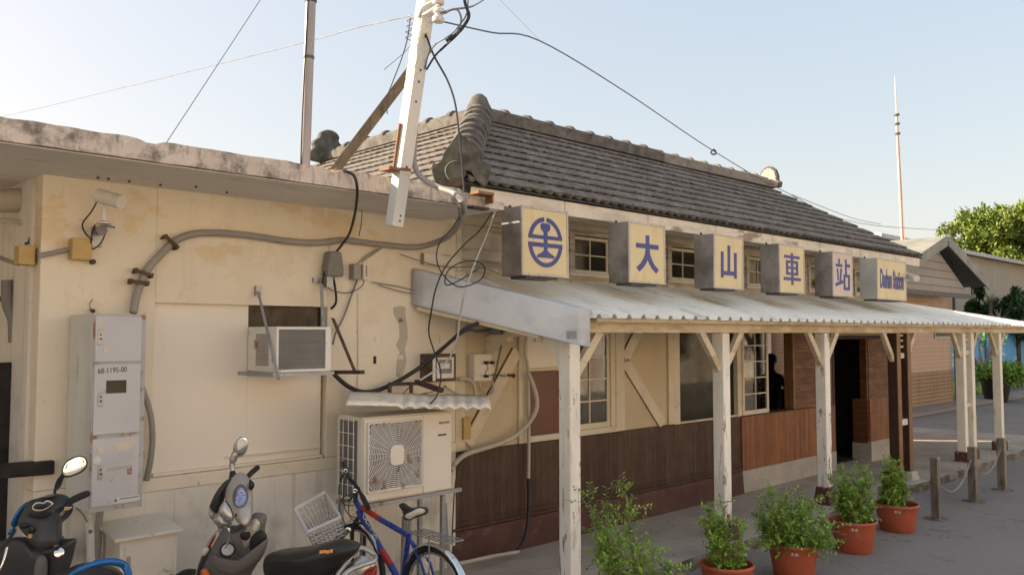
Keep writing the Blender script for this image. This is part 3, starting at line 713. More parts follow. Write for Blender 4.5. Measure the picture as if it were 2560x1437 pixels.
for i in range(nh):
    t0 = HL * i / nh; p0 = h0 + hd * t0; up_ = Vector((0, 0, .06)); Ls = HL / nh
    r_ = .132 + random.uniform(-.008, .008)
    hp.tube([p0 + up_ - hd * .05, p0 + up_ - hd * .03, p0 + up_ + hd * .03, p0 + up_ + hd * (Ls * .6), p0 + up_ + hd * (Ls * 1.1)], [r_ * .8, r_ + .035, r_ + .045, r_ + .005, r_ - .02], 16)
hp.build('hip_cap', 'ridge_tile', roof, smooth=60)
MB().lathe([(.15, -.05), (.155, .05), (.12, .12), (.10, .17), (.05, .215), (.0, .225)], h1 + Vector((.0, 0, .10)), n=18).build('apex_knob', 'ridge_tile', roof, smooth=40)
# hip-foot ornament plate, facing down the hip
dn = Vector((-1, -1, 0)).normalized(); sx_ = Vector((1, -1, 0)).normalized()
c_ = Vector((EX0 + .13, EY + .13, EZ + .08))
M_ = frame(c_ - dn * .02, sx_, (0, 0, 1))
pts = [(-.30, -.12), (-.36, .02), (-.31, .10), (-.24, .12), (-.22, .22), (-.13, .28), (-.09, .38), (0, .43), (.09, .38), (.13, .28), (.22, .22), (.24, .12), (.31, .10), (.36, .0), (.30, -.14), (.18, -.10), (.12, .0), (-.12, .0), (-.18, -.08)]
MB().prism([(x * .74 + .012 * math.sin(i * 7), y * .80 + .012 * math.cos(i * 5)) for i, (x, y) in enumerate(cr2(pts))], M_, .12).build('hip_ornament', 'moss_tile', roof, bevel=.02)
MB().lathe([(.0, -.145), (.075, -.145), (.085, -.155), (.095, -.14), (.095, .12)], c_ + Vector((-.03, .03, .0)), -dn, 18, cap=True).build('hip_end_tile', 'moss_tile', roof, smooth=40)
# gap, broken board under the hip foot
MB().beam(PY(1085, 462, 5.52), PY(1152, 452, 5.50), .03, .05).build('broken_board', 'rusty_steel', st)
# side ridge end ornament
M2 = frame((AX - .02, 11.2, RZ + .05), (1, 0, 0), (0, 0, 1))
cl = [(-.32, -.1), (-.36, .04), (-.28, .12), (-.30, .22), (-.20, .30), (-.16, .40), (-.04, .46), (.1, .44), (.17, .36), (.16, .28), (.26, .2), (.3, .08), (.34, -.1)]
MB().prism([(x * .95, y * .9) for x, y in cr2(cl)], M2, .12).build('ridge_ornament', 'moss_tile', roof, bevel=.025)
M3 = frame((RX - .04, EY + A_ - .02, RZ + .08), (0, 1, 0), (0, 0, 1))
rim = [(-.36, -.12), (-.40, .0), (-.30, .05), (-.30, .16), (-.24, .30), (-.12, .38), (0, .41), (.12, .38), (.24, .30), (.30, .16), (.30, .05), (.40, .0), (.36, -.12)]
rim = [(x * .62, y * .78) for x, y in rim]
MB().prism(rim, M3, .09).build('ridge_ornament', 'ridge_tile', roof, bevel=.015)
M3b = frame((RX - .043, EY + A_ - .02, RZ + .085), (0, -1, 0), (0, 0, 1))
MB().prism([(x * .82, y * .86 - .004) for x, y in rim], M3b, .006).build('ornament_face', 'ornament_face', roof)

# ------------------------------------------------------------------ verandah canopy
cn = thing('verandah_canopy', 'long lean-to verandah roof of corrugated pale metal on peeling white timber posts', 'canopy', (5.7, 4.8, 0))
def cz(y): return 2.338 + (y - 4.8) * .283
sh = MB(); per, x = .215, 4.9
prof = [(0, 0), (.125, 0), (.145, .034), (.185, .034), (.205, 0)]
xs_ = []
while x < 20.2:
    for dx, dz in prof: xs_.append((x + dx, dz))
    x += per
def xlim(y):   # skewed left end, hipped right end
    t = (y - 4.8) / 1.45
    return 5.57 - .85 * t, 19.9 - 3.9 * t
ny = 7
grid = {}
for j in range(ny):
    y = 4.80 + 1.45 * j / (ny - 1); a, b = xlim(y)
    for i, (xx, dz) in enumerate(xs_):
        x_ = min(max(xx, a), b); grid[i, j] = len(sh.v)
        wob = noise.noise((xx * 1.3, y, 0)) * .006
        sh.v.append((x_, y + (noise.noise((math.floor(xx / 1.1), 3, 1)) * .02 if j == 0 else 0), cz(y) + dz + wob))
for j in range(ny - 1):
    for i in range(len(xs_) - 1): sh.f.append((grid[i, j], grid[i + 1, j], grid[i + 1, j + 1], grid[i, j + 1]))
sho = sh.build('roof_sheet', 'white_sheet', cn)
sd_ = sho.modifiers.new('solid', 'SOLIDIFY'); sd_.thickness = .003
# hipped end: sheet falling to the right
MB().add([(16.0, 6.25, 2.75), (19.9, 4.8, 2.34), (19.9, 10, 2.34), (16.0, 10, 2.75), (16.0, 6.25, 2.745), (19.9, 4.8, 2.335), (19.9, 10, 2.335), (16.0, 10, 2.745)], [(0, 1, 2, 3), (7, 6, 5, 4)]).build('roof_sheet', 'white_sheet', cn)
MB().beam((15.95, 6.27, 2.772), (19.93, 4.79, 2.362), .09, .012).build('hip_flashing', 'white_sheet', cn)
# rust line seam across one sheet
# flashing at the skewed left end
def fl(t, dz, out=0):  # t 0 at the wall .. 1 at the tip
    x_ = 4.70 + (5.575 - 4.70) * t; y = 6.17 + (4.79 - 6.17) * t
    nn = Vector((-1.38, -1.04, 0)).normalized() * out
    return Vector((x_, y, cz(y) + dz)) + nn
f = MB(); n_ = 14
rows = [(.19, .045), (.05, .048), (.0, .035), (-.006, .005), (-.004, -.245), (.014, -.262), (.02, -.25)]
for i in range(n_ + 1):
    t = i / n_
    for out, dz in rows:
        f.v.append(tuple(fl(t, dz + (.028 if dz > 0 else (0 if t < .98 else -.0)), -out if out > 0 and dz > -.2 else abs(out))))
m_ = len(rows)
for i in range(n_):
    for k_ in range(m_ - 1): f.f.append((i * m_ + k_, i * m_ + k_ + 1, (i + 1) * m_ + k_ + 1, (i + 1) * m_ + k_))
fo = f.build('end_flashing', 'zinc_flashing', cn, smooth=30)
so_ = fo.modifiers.new('solid', 'SOLIDIFY'); so_.thickness = .002
fv = (fl(1, 0) - fl(0, 0)).normalized()
bc = MB(); mF = frame(PY(1420, 838, 4.90), fv, (0, 0, 1))
c0 = fl(.90, -.19, .008); rot = Matrix.Rotation(R(10), 4, 'Z')
mm = frame(c0, fv, Vector((0, 0, 1)))
for i in range(18): bc.add([(-.045 + i * .005, -.035, .0), (-.045 + i * .005 + random.choice((.0015, .003)), -.035, .0), (-.045 + i * .005 + .002, .035, 0), (-.045 + i * .005, .035, 0)], [(0, 1, 2, 3)], mm @ Matrix.Rotation(R(14), 4, 'Z'))
bc.build('barcode_print', 'barcode_grey', cn)
MB().beam(fl(.02, -.29, -.03), fl(.72, -.275, -.03), .03, .035).build('edge_batten', 'cream_timber', cn, bevel=.003)
# eave beam and purlins
MB().box(5.72, 19.7, 5.05, 5.15, 2.203, 2.345).build('eave_beam', 'beam_paint', cn, bevel=.006)
MB().box(5.80, 19.85, 4.90, 4.945, 2.30, 2.352).build('eave_batten', 'beam_paint', cn, bevel=.004)
MB().box(5.3, 16.5, 6.10, 6.17, 2.60, 2.68).build('wall_plate', 'cream_timber', cn)
for xx in (7.4, 9.6, 12.0, 14.4, 16.6): MB().beam((xx, 5.0, 2.34), (xx, 6.24, 2.68), .06, .08).build('rafter', 'cream_timber', cn)
# gable infill with tie beam
MB().box(5.66, 5.76, 5.17, 6.19, 2.165, 2.285).build('tie_beam', 'cream_timber', cn, bevel=.005)
gi = MB()
for i in range(6):
    ya = 5.45 + i * .122; yb = ya + .105 if i != 4 else ya + .05
    if i == 0: ya += .0
    gi.add([(5.70, ya, 2.287), (5.70, yb, 2.287), (5.70, yb, cz(yb) - .02), (5.70, ya, cz(ya) - .02), (5.73, ya, 2.287), (5.73, yb, 2.287), (5.73, yb, cz(yb) - .02), (5.73, ya, cz(ya) - .02)],
           [(0, 1, 2, 3), (4, 7, 6, 5), (0, 3, 7, 4), (1, 5, 6, 2)])
gi.build('infill_board', 'cream_timber', cn)
def quarter(y0, y1, z0, z1, xc, t=.08, tt=.045):
    poly = [(y0, z1), (y1, z1), (y1, z1 - tt)]
    for i in range(9):
        a = i / 8 * math.pi / 2
        poly.append((y0 + (y1 - y0 - .03) * (1 - math.sin(a)) + (math.copysign(tt, y1 - y0)) * math.sin(a), z1 - tt - (z1 - tt - z0) * (1 - math.cos(a))))
    poly.append((y0 + math.copysign(tt, y1 - y0), z0)); poly.append((y0, z0))
    return MB().prism(poly, frame((xc - t / 2, 0, 0), (0, 1, 0), (0, 0, 1)), t)
quarter(5.17, 5.54, 1.86, 2.163, 5.66).build('curved_bracket', 'white_timber', cn, bevel=.004)
quarter(6.245, 5.93, 1.80, 2.163, 5.71).build('curved_bracket', 'cream_timber', cn, bevel=.004)
# posts
def post(x, y, m='white_timber', s=.14, zb=.12, ped=.17, pedh=.13, braces=(-1, 1), bm_='beam_paint', pedm='oxide_pedestal', name='post', taper=.0, bdir='x'):
    p_ = MB().box(x - s / 2, x + s / 2, y - s / 2, y + s / 2, zb, 2.20).build(name, m, cn, bevel=.01)
    if pedm:
        q = MB(); a = ped / 2 + taper
        q.add([(x - a, y - a, -.02), (x + a, y - a, -.02), (x + a, y + a, -.02), (x - a, y + a, -.02), (x - ped / 2, y - ped / 2, pedh), (x + ped / 2, y - ped / 2, pedh), (x + ped / 2, y + ped / 2, pedh), (x - ped / 2, y + ped / 2, pedh)],
              [(0, 1, 2, 3), (4, 7, 6, 5), (0, 4, 5, 1), (1, 5, 6, 2), (2, 6, 7, 3), (3, 7, 4, 0)])
        q.build('pedestal', pedm, p_, bevel=.012)
    for sg in braces:
        d = Vector((sg, 0, 0)) if bdir == 'x' else Vector((0, sg, 0))
        MB().beam(Vector((x, y, 1.80)) + d * .05, Vector((x, y, 2.23)) + d * .42, .06, .085, up=(0, 0, 1)).build('brace', bm_, p_, bevel=.004)
    return p_
def xat(px, yy=5.03): return PY(px, 900, yy).x
post(xat(1425) + .07, 5.10, zb=.02, ped=.18, pedh=.03, braces=(1,))
post(xat(1808) + .07, 5.10, zb=.13, ped=.20, pedh=.16, taper=.06)
post(xat(2063) + .07, 5.10, zb=.13, ped=.17, pedh=.22, taper=.03)
xa = xat(2242) + .07; xb = xat(2268) + .07
post(xa, 5.10, m='dark_wood', zb=.0, pedm=None, braces=(-1,), name='dark_post')
MB().box(xa - .066, xa + .066, 5.024, 5.0285, .02, 2.2).build('lit_front_strip', 'warm_wood', cn)  # sunlit look of the dark posts' fronts, painted as lighter orange wood
MB().box(xb - .066, xb + .066, 5.024, 5.0285, .13, 2.2).build('lit_front_strip', 'warm_wood', cn)
post(xb, 5.10, m='dark_wood', zb=.02, ped=.22, pedh=.12, pedm='stone_base', braces=(1,), name='dark_post', taper=.03)
def lattice(xa, xb):
    b = MB(); c = (xa + xb) / 2
    b.box(xa + .07, xb - .07, 5.07, 5.13, 1.82, 1.90)
    b.box(c - .02, c + .02, 5.085, 5.115, 1.90, 2.2)
    for z in (1.98, 2.07, 2.15): b.box(xa + .07, xb - .07, 5.08, 5.12, z, z + .03)
    b.build('lattice', 'beam_paint', cn, bevel=.003)
lattice(xa, xb)
wb = MB().box(xa + .075, xb - .075, 5.04, 5.12, .82, .91)
tag(wb.build('small_white_box', 'porcelain', bevel=.006), 'small white box fixed between the two dark wooden posts', 'box')
xc = xat(2409) + .07; xd = xat(2430) + .07
post(xc, 5.10, m='pale_timber', zb=.1, ped=.22, pedh=.17, braces=(-1,)); post(xd, 5.10, m='pale_timber', zb=.1, ped=.2, pedh=.17, braces=(1,))
lattice(xc, xd)
MB().box(xc + .07, xd - .07, 5.07, 5.13, .92, .98).build('post_spacer', 'beam_paint', cn)
xe = xat(2500) + .07
post(xe, 5.10, m='pale_timber', zb=.1, ped=.22, pedh=.17, braces=(-1, 1))
post(16.95, 6.62, m='pale_timber', zb=.1, ped=.22, pedh=.17, braces=(1,), name='post')
post(17.8, 8.2, m='cream_timber', zb=.1, ped=.22, pedh=.17, braces=())
MB().box(15.6, 19.7, 6.57, 6.67, 2.22, 2.34).build('rear_beam', 'beam_paint', cn)
#@@SIGNS@@
def ell(rx, ry, a0, a1, n=20, cx=.5, cy=.5): return [(cx + rx * math.cos(R(a0 + (a1 - a0) * i / n)), cy + ry * math.sin(R(a0 + (a1 - a0) * i / n))) for i in range(n + 1)]
def arc(rx, ry, ix, iy, a0, a1): return ell(rx, ry, a0, a1) + ell(ix, iy, a1, a0)
def rc(x0, x1, y0, y1): return [(x0, y0), (x1, y0), (x1, y1), (x0, y1)]
GLYPH = {
 'rail': [arc(.46, .5, .37, .41, 9.5, 85.5), arc(.46, .5, .37, .41, 94.5, 170.5), arc(.46, .5, .37, .41, 184, 356), rc(.05, .95, .56, .635), rc(.045, .955, .40, .485),
          [(.37, .84), (.41, .88), (.59, .88), (.63, .84), (.62, .76), (.55, .70), (.545, .34), (.59, .30), (.73, .235), (.73, .19), (.27, .19), (.27, .235), (.41, .30), (.455, .34), (.45, .70), (.38, .76)]],
 'da': [rc(.03, .97, .63, .76), rc(.43, .58, .7, 1.0), [(.43, .64), (.58, .64), (.57, .5), (.53, .38), (.44, .22), (.30, .08), (.16, -.02), (.04, .09), (.2, .2), (.32, .33), (.40, .47)],
        [(.43, .64), (.58, .64), (.6, .5), (.67, .35), (.78, .2), (.97, .07), (.86, -.04), (.69, .08), (.56, .23), (.48, .38)]],
 'shan': [rc(.08, .92, .10, .23), rc(.08, .22, .02, .80), rc(.43, .57, .15, 1.0), rc(.78, .92, .02, .80)],
 'che': [rc(.44, .57, 0, 1), rc(.06, .94, .83, .92), rc(.16, .84, .68, .76), rc(.16, .84, .50, .57), rc(.16, .84, .31, .39), rc(.16, .27, .31, .76), rc(.73, .84, .31, .76), rc(.02, .98, .14, .235)],
 'zhan': [rc(.20, .30, .84, 1.0), rc(.02, .47, .74, .83), [(.09, .68), (.18, .68), (.22, .30), (.14, .28)], [(.34, .70), (.44, .68), (.36, .28), (.27, .28)], [(0, .10), (.5, .22), (.5, .33), (0, .21)],
          rc(.66, .77, .5, 1.0), rc(.7, .99, .75, .85), rc(.55, .97, .42, .51), rc(.55, .97, .0, .10), rc(.55, .65, .0, .51), rc(.87, .97, .0, .51)]}
def glyph(key, M, wx, hz, m, parent, t=.003, name='lettering'):
    b = MB()
    for i, s_ in enumerate(GLYPH[key]): b.prism([((x - .5) * wx, (y - .5) * hz) for x, y in s_], M, t + i * .0004)
    return b.build(name, m, parent)
SG = [((1305, 1421), 'rail', 'yellow sign box with the blue round railway emblem, first from the left', 'sign_yellow', .80, .69),
      ((1572, 1663), 'da', 'yellow sign box with the blue character 大, second of the row', 'sign_yellow', .66, .60),
      ((1783, 1857), 'shan', 'yellow sign box with the blue character 山, third of the row', 'sign_yellow', .64, .62),
      ((1947, 2010), 'che', 'yellow sign box with the blue character 車, fourth of the row', 'sign_yellow', .70, .66),
      ((2081, 2129), 'zhan', 'paler pinkish sign box with the blue character 站, fifth of the row', 'sign_pale', .72, .70),
      ((2189, 2264), None, 'wide yellow sign box reading Dashan Station, last of the row by the eave end', 'sign_yellow', 0, 0)]
YS = 5.30
for (pa, pb), key, lab, pm, gw, gh in SG:
    x0, x1 = PY(pa, 620, YS).x, PY(pb, 620, YS).x; z0, z1 = 2.715, 3.345
    s_ = thing('sign_box', lab, 'sign', ((x0 + x1) / 2, YS, z0), 'sign boxes hung under the station eave')
    dep = .27
    MB().box(x0 + .006, x1 - .006, YS + .012, YS + dep, z0 + .004, z1 - .004).build('cabinet', 'sign_cabinet' if key else 'sign_cabinet_pale', s_, bevel=.006)
    fr = MB(); w_ = .022
    fr.box(x0, x1, YS - .006, YS + .012, z0, z0 + w_).box(x0, x1, YS - .006, YS + .012, z1 - w_, z1).box(x0, x0 + w_, YS - .0055, YS + .0115, z0 + w_, z1 - w_).box(x1 - w_, x1, YS - .0055, YS + .0115, z0 + w_, z1 - w_)
    fr.build('frame', 'sign_frame', s_, bevel=.003)
    MB().box(x0 + w_, x1 - w_, YS + .001, YS + .010, z0 + w_, z1 - w_).build('panel', pm, s_)
    cxs, czs = (x0 + x1) / 2, (z0 + z1) / 2
    M = frame((cxs, YS + .001, czs), (1, 0, 0), (0, 0, 1))
    if key: glyph(key, M, (x1 - x0) * gw, (z1 - z0) * gh * (1.06 if key == 'rail' else 1), 'sign_blue', s_)
    else:
        text('lettering', 'Dashan Station', frame((cxs, YS - .001, czs - .13), (1, 0, 0), (0, 0, 1)), .40, 'sign_blue', s_, sx=(x1 - x0) / 3.02, off=.012, align='CENTER')
    for xh in (x0 + .05, x1 - .07): MB().box(xh, xh + .02, YS + .2, YS + .22, z1 - .01, 3.37).build('hanger', 'rusty_steel', s_)
    MB().box(x0 + .1, x1 - .1, YS + .05, YS + .25, z0 - .02, z0 + .002).build('support_rail', 'dark_trim', s_)
    s_.rotation_euler = (R(random.uniform(-.6, .9)), 0, R(random.uniform(-1.2, 1.2)))
# little security camera by the last sign
s_ = thing('security_camera', 'small white bullet camera under the eave beside the last sign', 'camera', PY(2275, 700, 5.35))
MB().tube([PY(2266, 688, 5.4), PY(2292, 696, 5.1)], .05, 12).build('housing', 'porcelain', s_, smooth=40)
MB().tube([PY(2268, 703, 5.38), PY(2268, 680, 5.6)], .015, 6).build('arm', 'porcelain', s_)

# ------------------------------------------------------------------ poles and stacks on the slab
s_ = thing('utility_pole', 'cream square pole bolted over the edge of the annex roof slab', 'pole', PY(985, 570, 5.20))
A0, A1 = PY(985, 566, 5.18), PD(1075, -60, 6.35)
Z1 = A0 + (A1 - A0) * ((3.40 - A0.z) / (A1.z - A0.z))
MB().beam(Z1, A1, .105, .105, up=(0, 1, 0)).build('shaft', 'pole_paint', s_, bevel=.004)
MB().beam(A0, Z1, .10, .10, up=(0, 1, 0)).build('foot', 'cabinet_side', s_, bevel=.004, label='bluish grey lower end of the pole')
fx = MB(); fr_ = A0 + Vector((0, -.052, 0))
for px, py_ in ((1047, 124), (1036, 200), (1034, 227), (1028, 273), (1008, 426)):
    t = (py_ - 0.) ; q = PY(px, py_, A0.y); 
    tt = (q.z - A0.z) / (A1.z - A0.z); base = A0 + (A1 - A0) * tt
    fx.lathe([(.009, 0), (.009, .004)], base + Vector((0, -.0525, 0)), (0, -1, 0), 8)
for zz in (.1, .2): fx.lathe([(.008, 0), (.008, .004)], A0 + (A1 - A0) * zz * .2 + Vector((.01, -.0505, 0)), (0, -1, 0), 8)
fx.build('bolt_hole', 'black', s_)
MB().beam(Z1 + Vector((-.16, .0, .02)), Z1 + Vector((.04, 0, .03)), .13, .02).beam(Z1 + Vector((-.055, .02, .02)), Z1 + (A1 - A0) * .20 + Vector((-.06, .02, 0)), .03, .012, up=(0, 1, 0)).build('rust_bracket', 'orange_rust', s_)
stp = MB(); stp.tube([PD(1045, 45, 6.3), PD(1056, 20, 6.28), PD(1085, 2, 6.25)], .012, 6, smooth=4).tube([PD(1056, 38, 6.3), PD(1066, 34, 6.26), PD(1098, 12, 6.22)], .014, 6, smooth=4)
stp.build('insulator_strap', 'pole_paint', s_, smooth=40)
spool = [(.0, 0), (.040, 0), (.046, .012), (.046, .03), (.030, .045), (.030, .058), (.046, .07), (.046, .085), (.036, .10), (.022, .105)]
for py_ in (56, 12):
    MB().lathe(spool, PD(1095, py_, 6.24), (.05, -.05, 1), 18).build('insulator', 'porcelain', s_, smooth=40)
s_ = thing('timber_strut', 'weathered wooden prop slanting from the slab behind the pole', 'prop', PY(838, 425, 5.62))
MB().beam(PY(836, 428, 5.62), PD(1072, 118, 6.56), .06, .065).build('timber', 'grey_timber', s_, bevel=.004)
MB().beam(PY(832, 432, 5.61), PY(858, 399, 5.60), .064, .02).build('rust_shoe', 'orange_rust', s_)
s_ = thing('vent_stack', 'slim grey metal vent stack standing on the annex roof', 'stack', PY(762, 418, 5.42))
b0 = PY(762, 418, 5.42); b1 = PD(777, -4, (b0 - EYE).dot(FW))
MB().tube([b0 - Vector((0, 0, .05)), b1 - Vector((0, 0, .03))], [.036, .037], 20).build('shaft', 'stack_paint', s_, smooth=40)
MB().tube([b1 - Vector((0, 0, .03)), b1 + Vector((0, 0, .10))], .044, 20).build('cap', 'dark_trim', s_, smooth=40)
tb = b0 + (b1 - b0) * .64; dd = (b1 - b0).normalized()
MB().tube([tb, tb + dd * .022], .041, 20).build('clamp', 'dark_trim', s_, smooth=40)
MB().tube([b0 + Vector((-.04, -.01, -.04)), b0 + (b1 - b0) * .3 + Vector((-.045, -.02, 0)), tb + Vector((-.04, -.02, 0)), b1 + Vector((-.034, -.02, 0))], .006, 6, smooth=4).build('cable', 'cable_black', s_)

# ------------------------------------------------------------------ cables
def cable(name, label, pts, r, m='cable_black', cat='cable', k=6, n=6, group=None):
    return tag(MB().tube(pts, r, n, smooth=k).build(name, m, smooth=50), label, cat, group)
cable('overhead_wire', 'thin overhead wire sagging from the pole to the left edge', [PD(1028, 40, 6.3), PD(900, 68, 6.8), PD(780, 101, 7.4), PD(545, 161, 8.8), PD(300, 221, 10.5), PD(0, 292, 13), PD(-300, 345, 16)], .0045, 'wire')
cable('overhead_wire', 'straight thin guy wire rising from the annex slab to the top edge at left', [PD(410, 366, 7.2), PD(651, 0, 9), PD(700, -75, 9.4)], .004, 'wire', k=1)
cable('overhead_wire', 'long service wire from the insulator over the tiled roof to the far right', [PD(1104, 54, 6.25), PD(1230, 82, 6.8), PD(1350, 103, 7.4), PD(1560, 228, 9), PD(1783, 377, 11.5), PD(1960, 478, 14), PD(2150, 558, 18), PD(2400, 578, 26), PD(2620, 592, 34)], .0065, 'wire')
cable('overhead_wire', 'thin wire coming down from the top edge to join the service wire', [PD(1200, -60, 9), PD(1249, 0, 8.5), PD(1350, 103, 7.42)], .004, 'wire', k=1)
cable('overhead_wire', 'faint thin wire just above the service wire near the mast', [PD(1980, 487, 14), PD(2130, 545, 17), PD(2202, 560, 19)], .006, 'wire')
cable('wire_loop', 'small wire loop hanging on the service wire', [PD(1783, 375, 11.4), PD(1777, 380, 11.4), PD(1782, 386, 11.4), PD(1790, 384, 11.4), PD(1788, 377, 11.4), PD(1783, 373, 11.4)], .012, 'wire')
cable('service_cable', 'thick drop cable bowing out from the top edge and down into the conduit', [PD(1158, -40, 6.3), PD(1162, 5, 6.25), PD(1172, 40, 6.2), PD(1160, 65, 6.2), PD(1141, 88, 6.2), PD(1110, 118, 6.25), PD(1088, 140, 6.3), PD(1066, 175, 6.34)], [.012, .012, .014, .014, .012, .010, .008, .008], 'cable_black')
cable('service_cable', 'grey drop cable curling beside the thick black one', [PD(1170, -30, 6.3), PD(1168, 30, 6.22), PD(1150, 62, 6.2), PD(1133, 82, 6.2), PD(1112, 97, 6.2), PD(1090, 110, 6.25), PD(1072, 135, 6.3), PD(1062, 172, 6.34)], .006, 'cable_grey')
cable('service_cable', 'grey jumper from the insulator curving down to the cable joint', [PD(1100, 34, 6.22), PD(1125, 26, 6.2), PD(1145, 27, 6.2), PD(1153, 50, 6.2), PD(1146, 76, 6.2), PD(1137, 86, 6.2)], .007, 'cable_grey')
cable('service_cable', 'thick grey wire from the cable joint to the top edge at right of the pole', [PD(1112, 34, 6.22), PD(1130, 25, 6.22), PD(1165, 20, 6.5), PD(1190, 12, 6.8), PD(1240, -20, 7.4)], [.009, .009, .006], 'cable_grey')
cable('cable_joint', 'dark taped cable joint on the drop cable', [PD(1115, 103, 6.2), PD(1126, 96, 6.2), PD(1140, 87, 6.2)], [.012, .018, .012], 'cable_black', k=3)
cable('thin_cable', 'thin black cable falling from the pole across the tiled roof', [PD(1064, 85, 6.3), PD(1085, 140, 6.3), PD(1118, 200, 6.25), PD(1138, 260, 6.2), PD(1148, 340, 6.15), PD(1156, 420, 6.1), PD(1160, 480, 6.05)], .0075, 'cable_black')
cable('thin_cable', 'thin dark cable hanging from the pole along the timber prop', [PD(1026, 45, 6.3), PD(1018, 100, 6.3), PD(1003, 150, 6.3), PD(982, 205, 6.4), PD(968, 245, 6.45), PD(968, 285, 6.45)], .0045, 'cable_black')
tw = [PD(1026 + 9 * math.sin(i * 1.9) - i * .4, 42 + i * 4.3, 6.28 + .02 * math.cos(i * 2.3)) for i in range(15)]
cable('wire_tangle', 'tangle of thin tie wire on the left side of the pole', tw, .003, 'wire', k=4)
cable('tie_wire', 'loose straight bit of wire sticking out left of the pole', [PD(960, 175, 6.4), PD(1010, 133, 6.35), PD(1033, 108, 6.3)], .003, 'wire', k=1)
# big conduit down the pole and along the annex wall
cable('main_conduit', 'thick grey conduit from the pole snaking along the annex wall to the meter cabinet',
      [PD(1056, 178, 6.36), PD(1045, 205, 6.4), PD(1040, 250, 6.42), PD(1038, 330, 6.42), PD(1035, 400, 6.40), PD(1050, 440, 6.35), PD(1095, 468, 6.2), PD(1135, 483, 6.08), PD(1153, 503, 5.98), PY(1157, 530, 5.24),
       PY(1140, 572, 5.5), PY(1100, 602, 5.9), PY(1040, 618, 6.14), PY(960, 612, 6.16), PY(900, 605, 6.16), PY(860, 600, 6.16), PY(790, 607, 6.16), PY(720, 603, 6.16), PY(640, 591, 6.16), PY(560, 583, 6.16), PY(490, 584, 6.16),
       PY(440, 601, 6.16), PY(405, 633, 6.16), PY(370, 672, 6.16), PY(350, 715, 6.16), PY(340, 745, 6.15), PY(333, 782, 6.12)],
      [.022] * 8 + [.027] * 19, 'pvc_grey', 'conduit', k=5, n=10)
for (px, py_, a) in ((426, 606, 40), (358, 683, 15), (347, 706, 5)):
    q = PY(px, py_, 6.15); M = Matrix.Translation(q) @ Matrix.Rotation(R(a), 4, 'Y')
    tag(MB().box(-.062, .062, -.042, -.02, -.012, .012, M).box(-.066, -.05, -.03, .04, -.02, .02, M).box(.05, .066, -.03, .04, -.018, .018, M).build('pipe_clamp', 'rusty_steel', bevel=.004),
        'rusty clamp on the thick conduit, ' + {426: 'highest one at the bend', 358: 'middle one', 347: 'lowest one'}[px], 'clamp', 'clamps on the thick conduit')
s_ = tag(MB().box(4.62, 4.80, 5.18, 5.29, 3.36, 3.385).box(4.79, 4.81, 5.20, 5.285, 3.30, 3.36).build('conduit_bracket', 'orange_rust', bevel=.003), 'orange rusty bracket on the slab edge where the cables gather', 'bracket')
tag(MB().box(4.60, 4.78, 5.22, 5.30, 3.262 - .02, 3.262).build('conduit_bracket', 'red_steel', bevel=.003), 'dark rusty bracket under the slab edge where the cables gather', 'bracket')
tag(MB().tube([PY(1152, 500, 5.25), PY(1156, 530, 5.22), PY(1154, 556, 5.25)], [.03, .036, .026], 10, smooth=4).build('cable_bundle', 'cable_grey', smooth=40), 'bundle of cables wrapped below the slab edge', 'cable')
cable('thin_cable', 'black cable dropping from the slab edge over the annex wall to the air conditioner', [PY(838, 430, 5.4), PY(862, 428, 5.3), PY(885, 440, 5.25), PY(893, 475, 5.26), PY(888, 530, 5.6), PY(875, 580, 6.0), PY(860, 605, 6.1), PY(830, 645, 6.14), PY(812, 680, 6.14), PY(806, 710, 6.14)], .011, 'cable_black')
cable('thin_cable', 'black cable looping over the zinc flashing beside the first sign', [PY(1158, 530, 5.25), PY(1130, 570, 5.2), PY(1098, 610, 5.2), PY(1092, 650, 5.2), PY(1110, 690, 5.15), PY(1150, 717, 5.1), PY(1200, 700, 5.1), PY(1212, 670, 5.1), PY(1190, 653, 5.1), PY(1150, 657, 5.1), PY(1118, 680, 5.1), PY(1115, 712, 5.1), PY(1150, 700, 5.15), PY(1196, 672, 5.2)], .0055, 'cable_black')
cable('thin_cable', 'half black half pale cable slanting down past the flashing to the outdoor unit cover', [PY(1232, 528, 5.6), PY(1200, 575, 5.5), PY(1160, 612, 5.3), PY(1115, 665, 5.2), PY(1090, 720, 5.2), PY(1078, 780, 5.3), PY(1072, 830, 5.4), PY(1086, 880, 5.4), PY(1102, 930, 5.4), PY(1094, 985, 5.4), PY(1076, 1008, 5.4)], .0065, 'cable_black')
cable('thin_cable', 'pale grey cable slanting from the slab past the flashing to the red bracket', [PY(1240, 525, 5.6), PY(1215, 590, 5.5), PY(1190, 650, 5.3), PY(1165, 720, 5.1), PY(1150, 790, 5.2), PY(1142, 850, 5.3), PY(1115, 905, 5.5), PY(1050, 950, 5.6)], .008, 'cable_white')
for pts, lb in (([PY(1000, 635, 6.15), PY(1060, 655, 6.1), PY(1120, 668, 6.05), PY(1200, 668, 6.0), PY(1260, 690, 6.1)], 'grey cable lying along the top edge of the flashing'),
                ([PY(930, 705, 6.17), PY(990, 715, 6.17), PY(1048, 728, 6.15)], 'thin wire across the wall to the flashing end'), ([PY(945, 712, 6.17), PY(1000, 728, 6.17), PY(1050, 737, 6.15)], 'second thin wire just below it across the wall'),
                ([PY(945, 622, 6.17), PY(915, 640, 6.17), PY(893, 660, 6.17)], 'grey wire from the conduit down to the small relay boxes'), ([PY(960, 616, 6.17), PY(925, 640, 6.17), PY(905, 655, 6.17)], 'second grey wire from the conduit to the small relay boxes')):
    cable('thin_wire', lb, pts, .005, 'cable_grey')
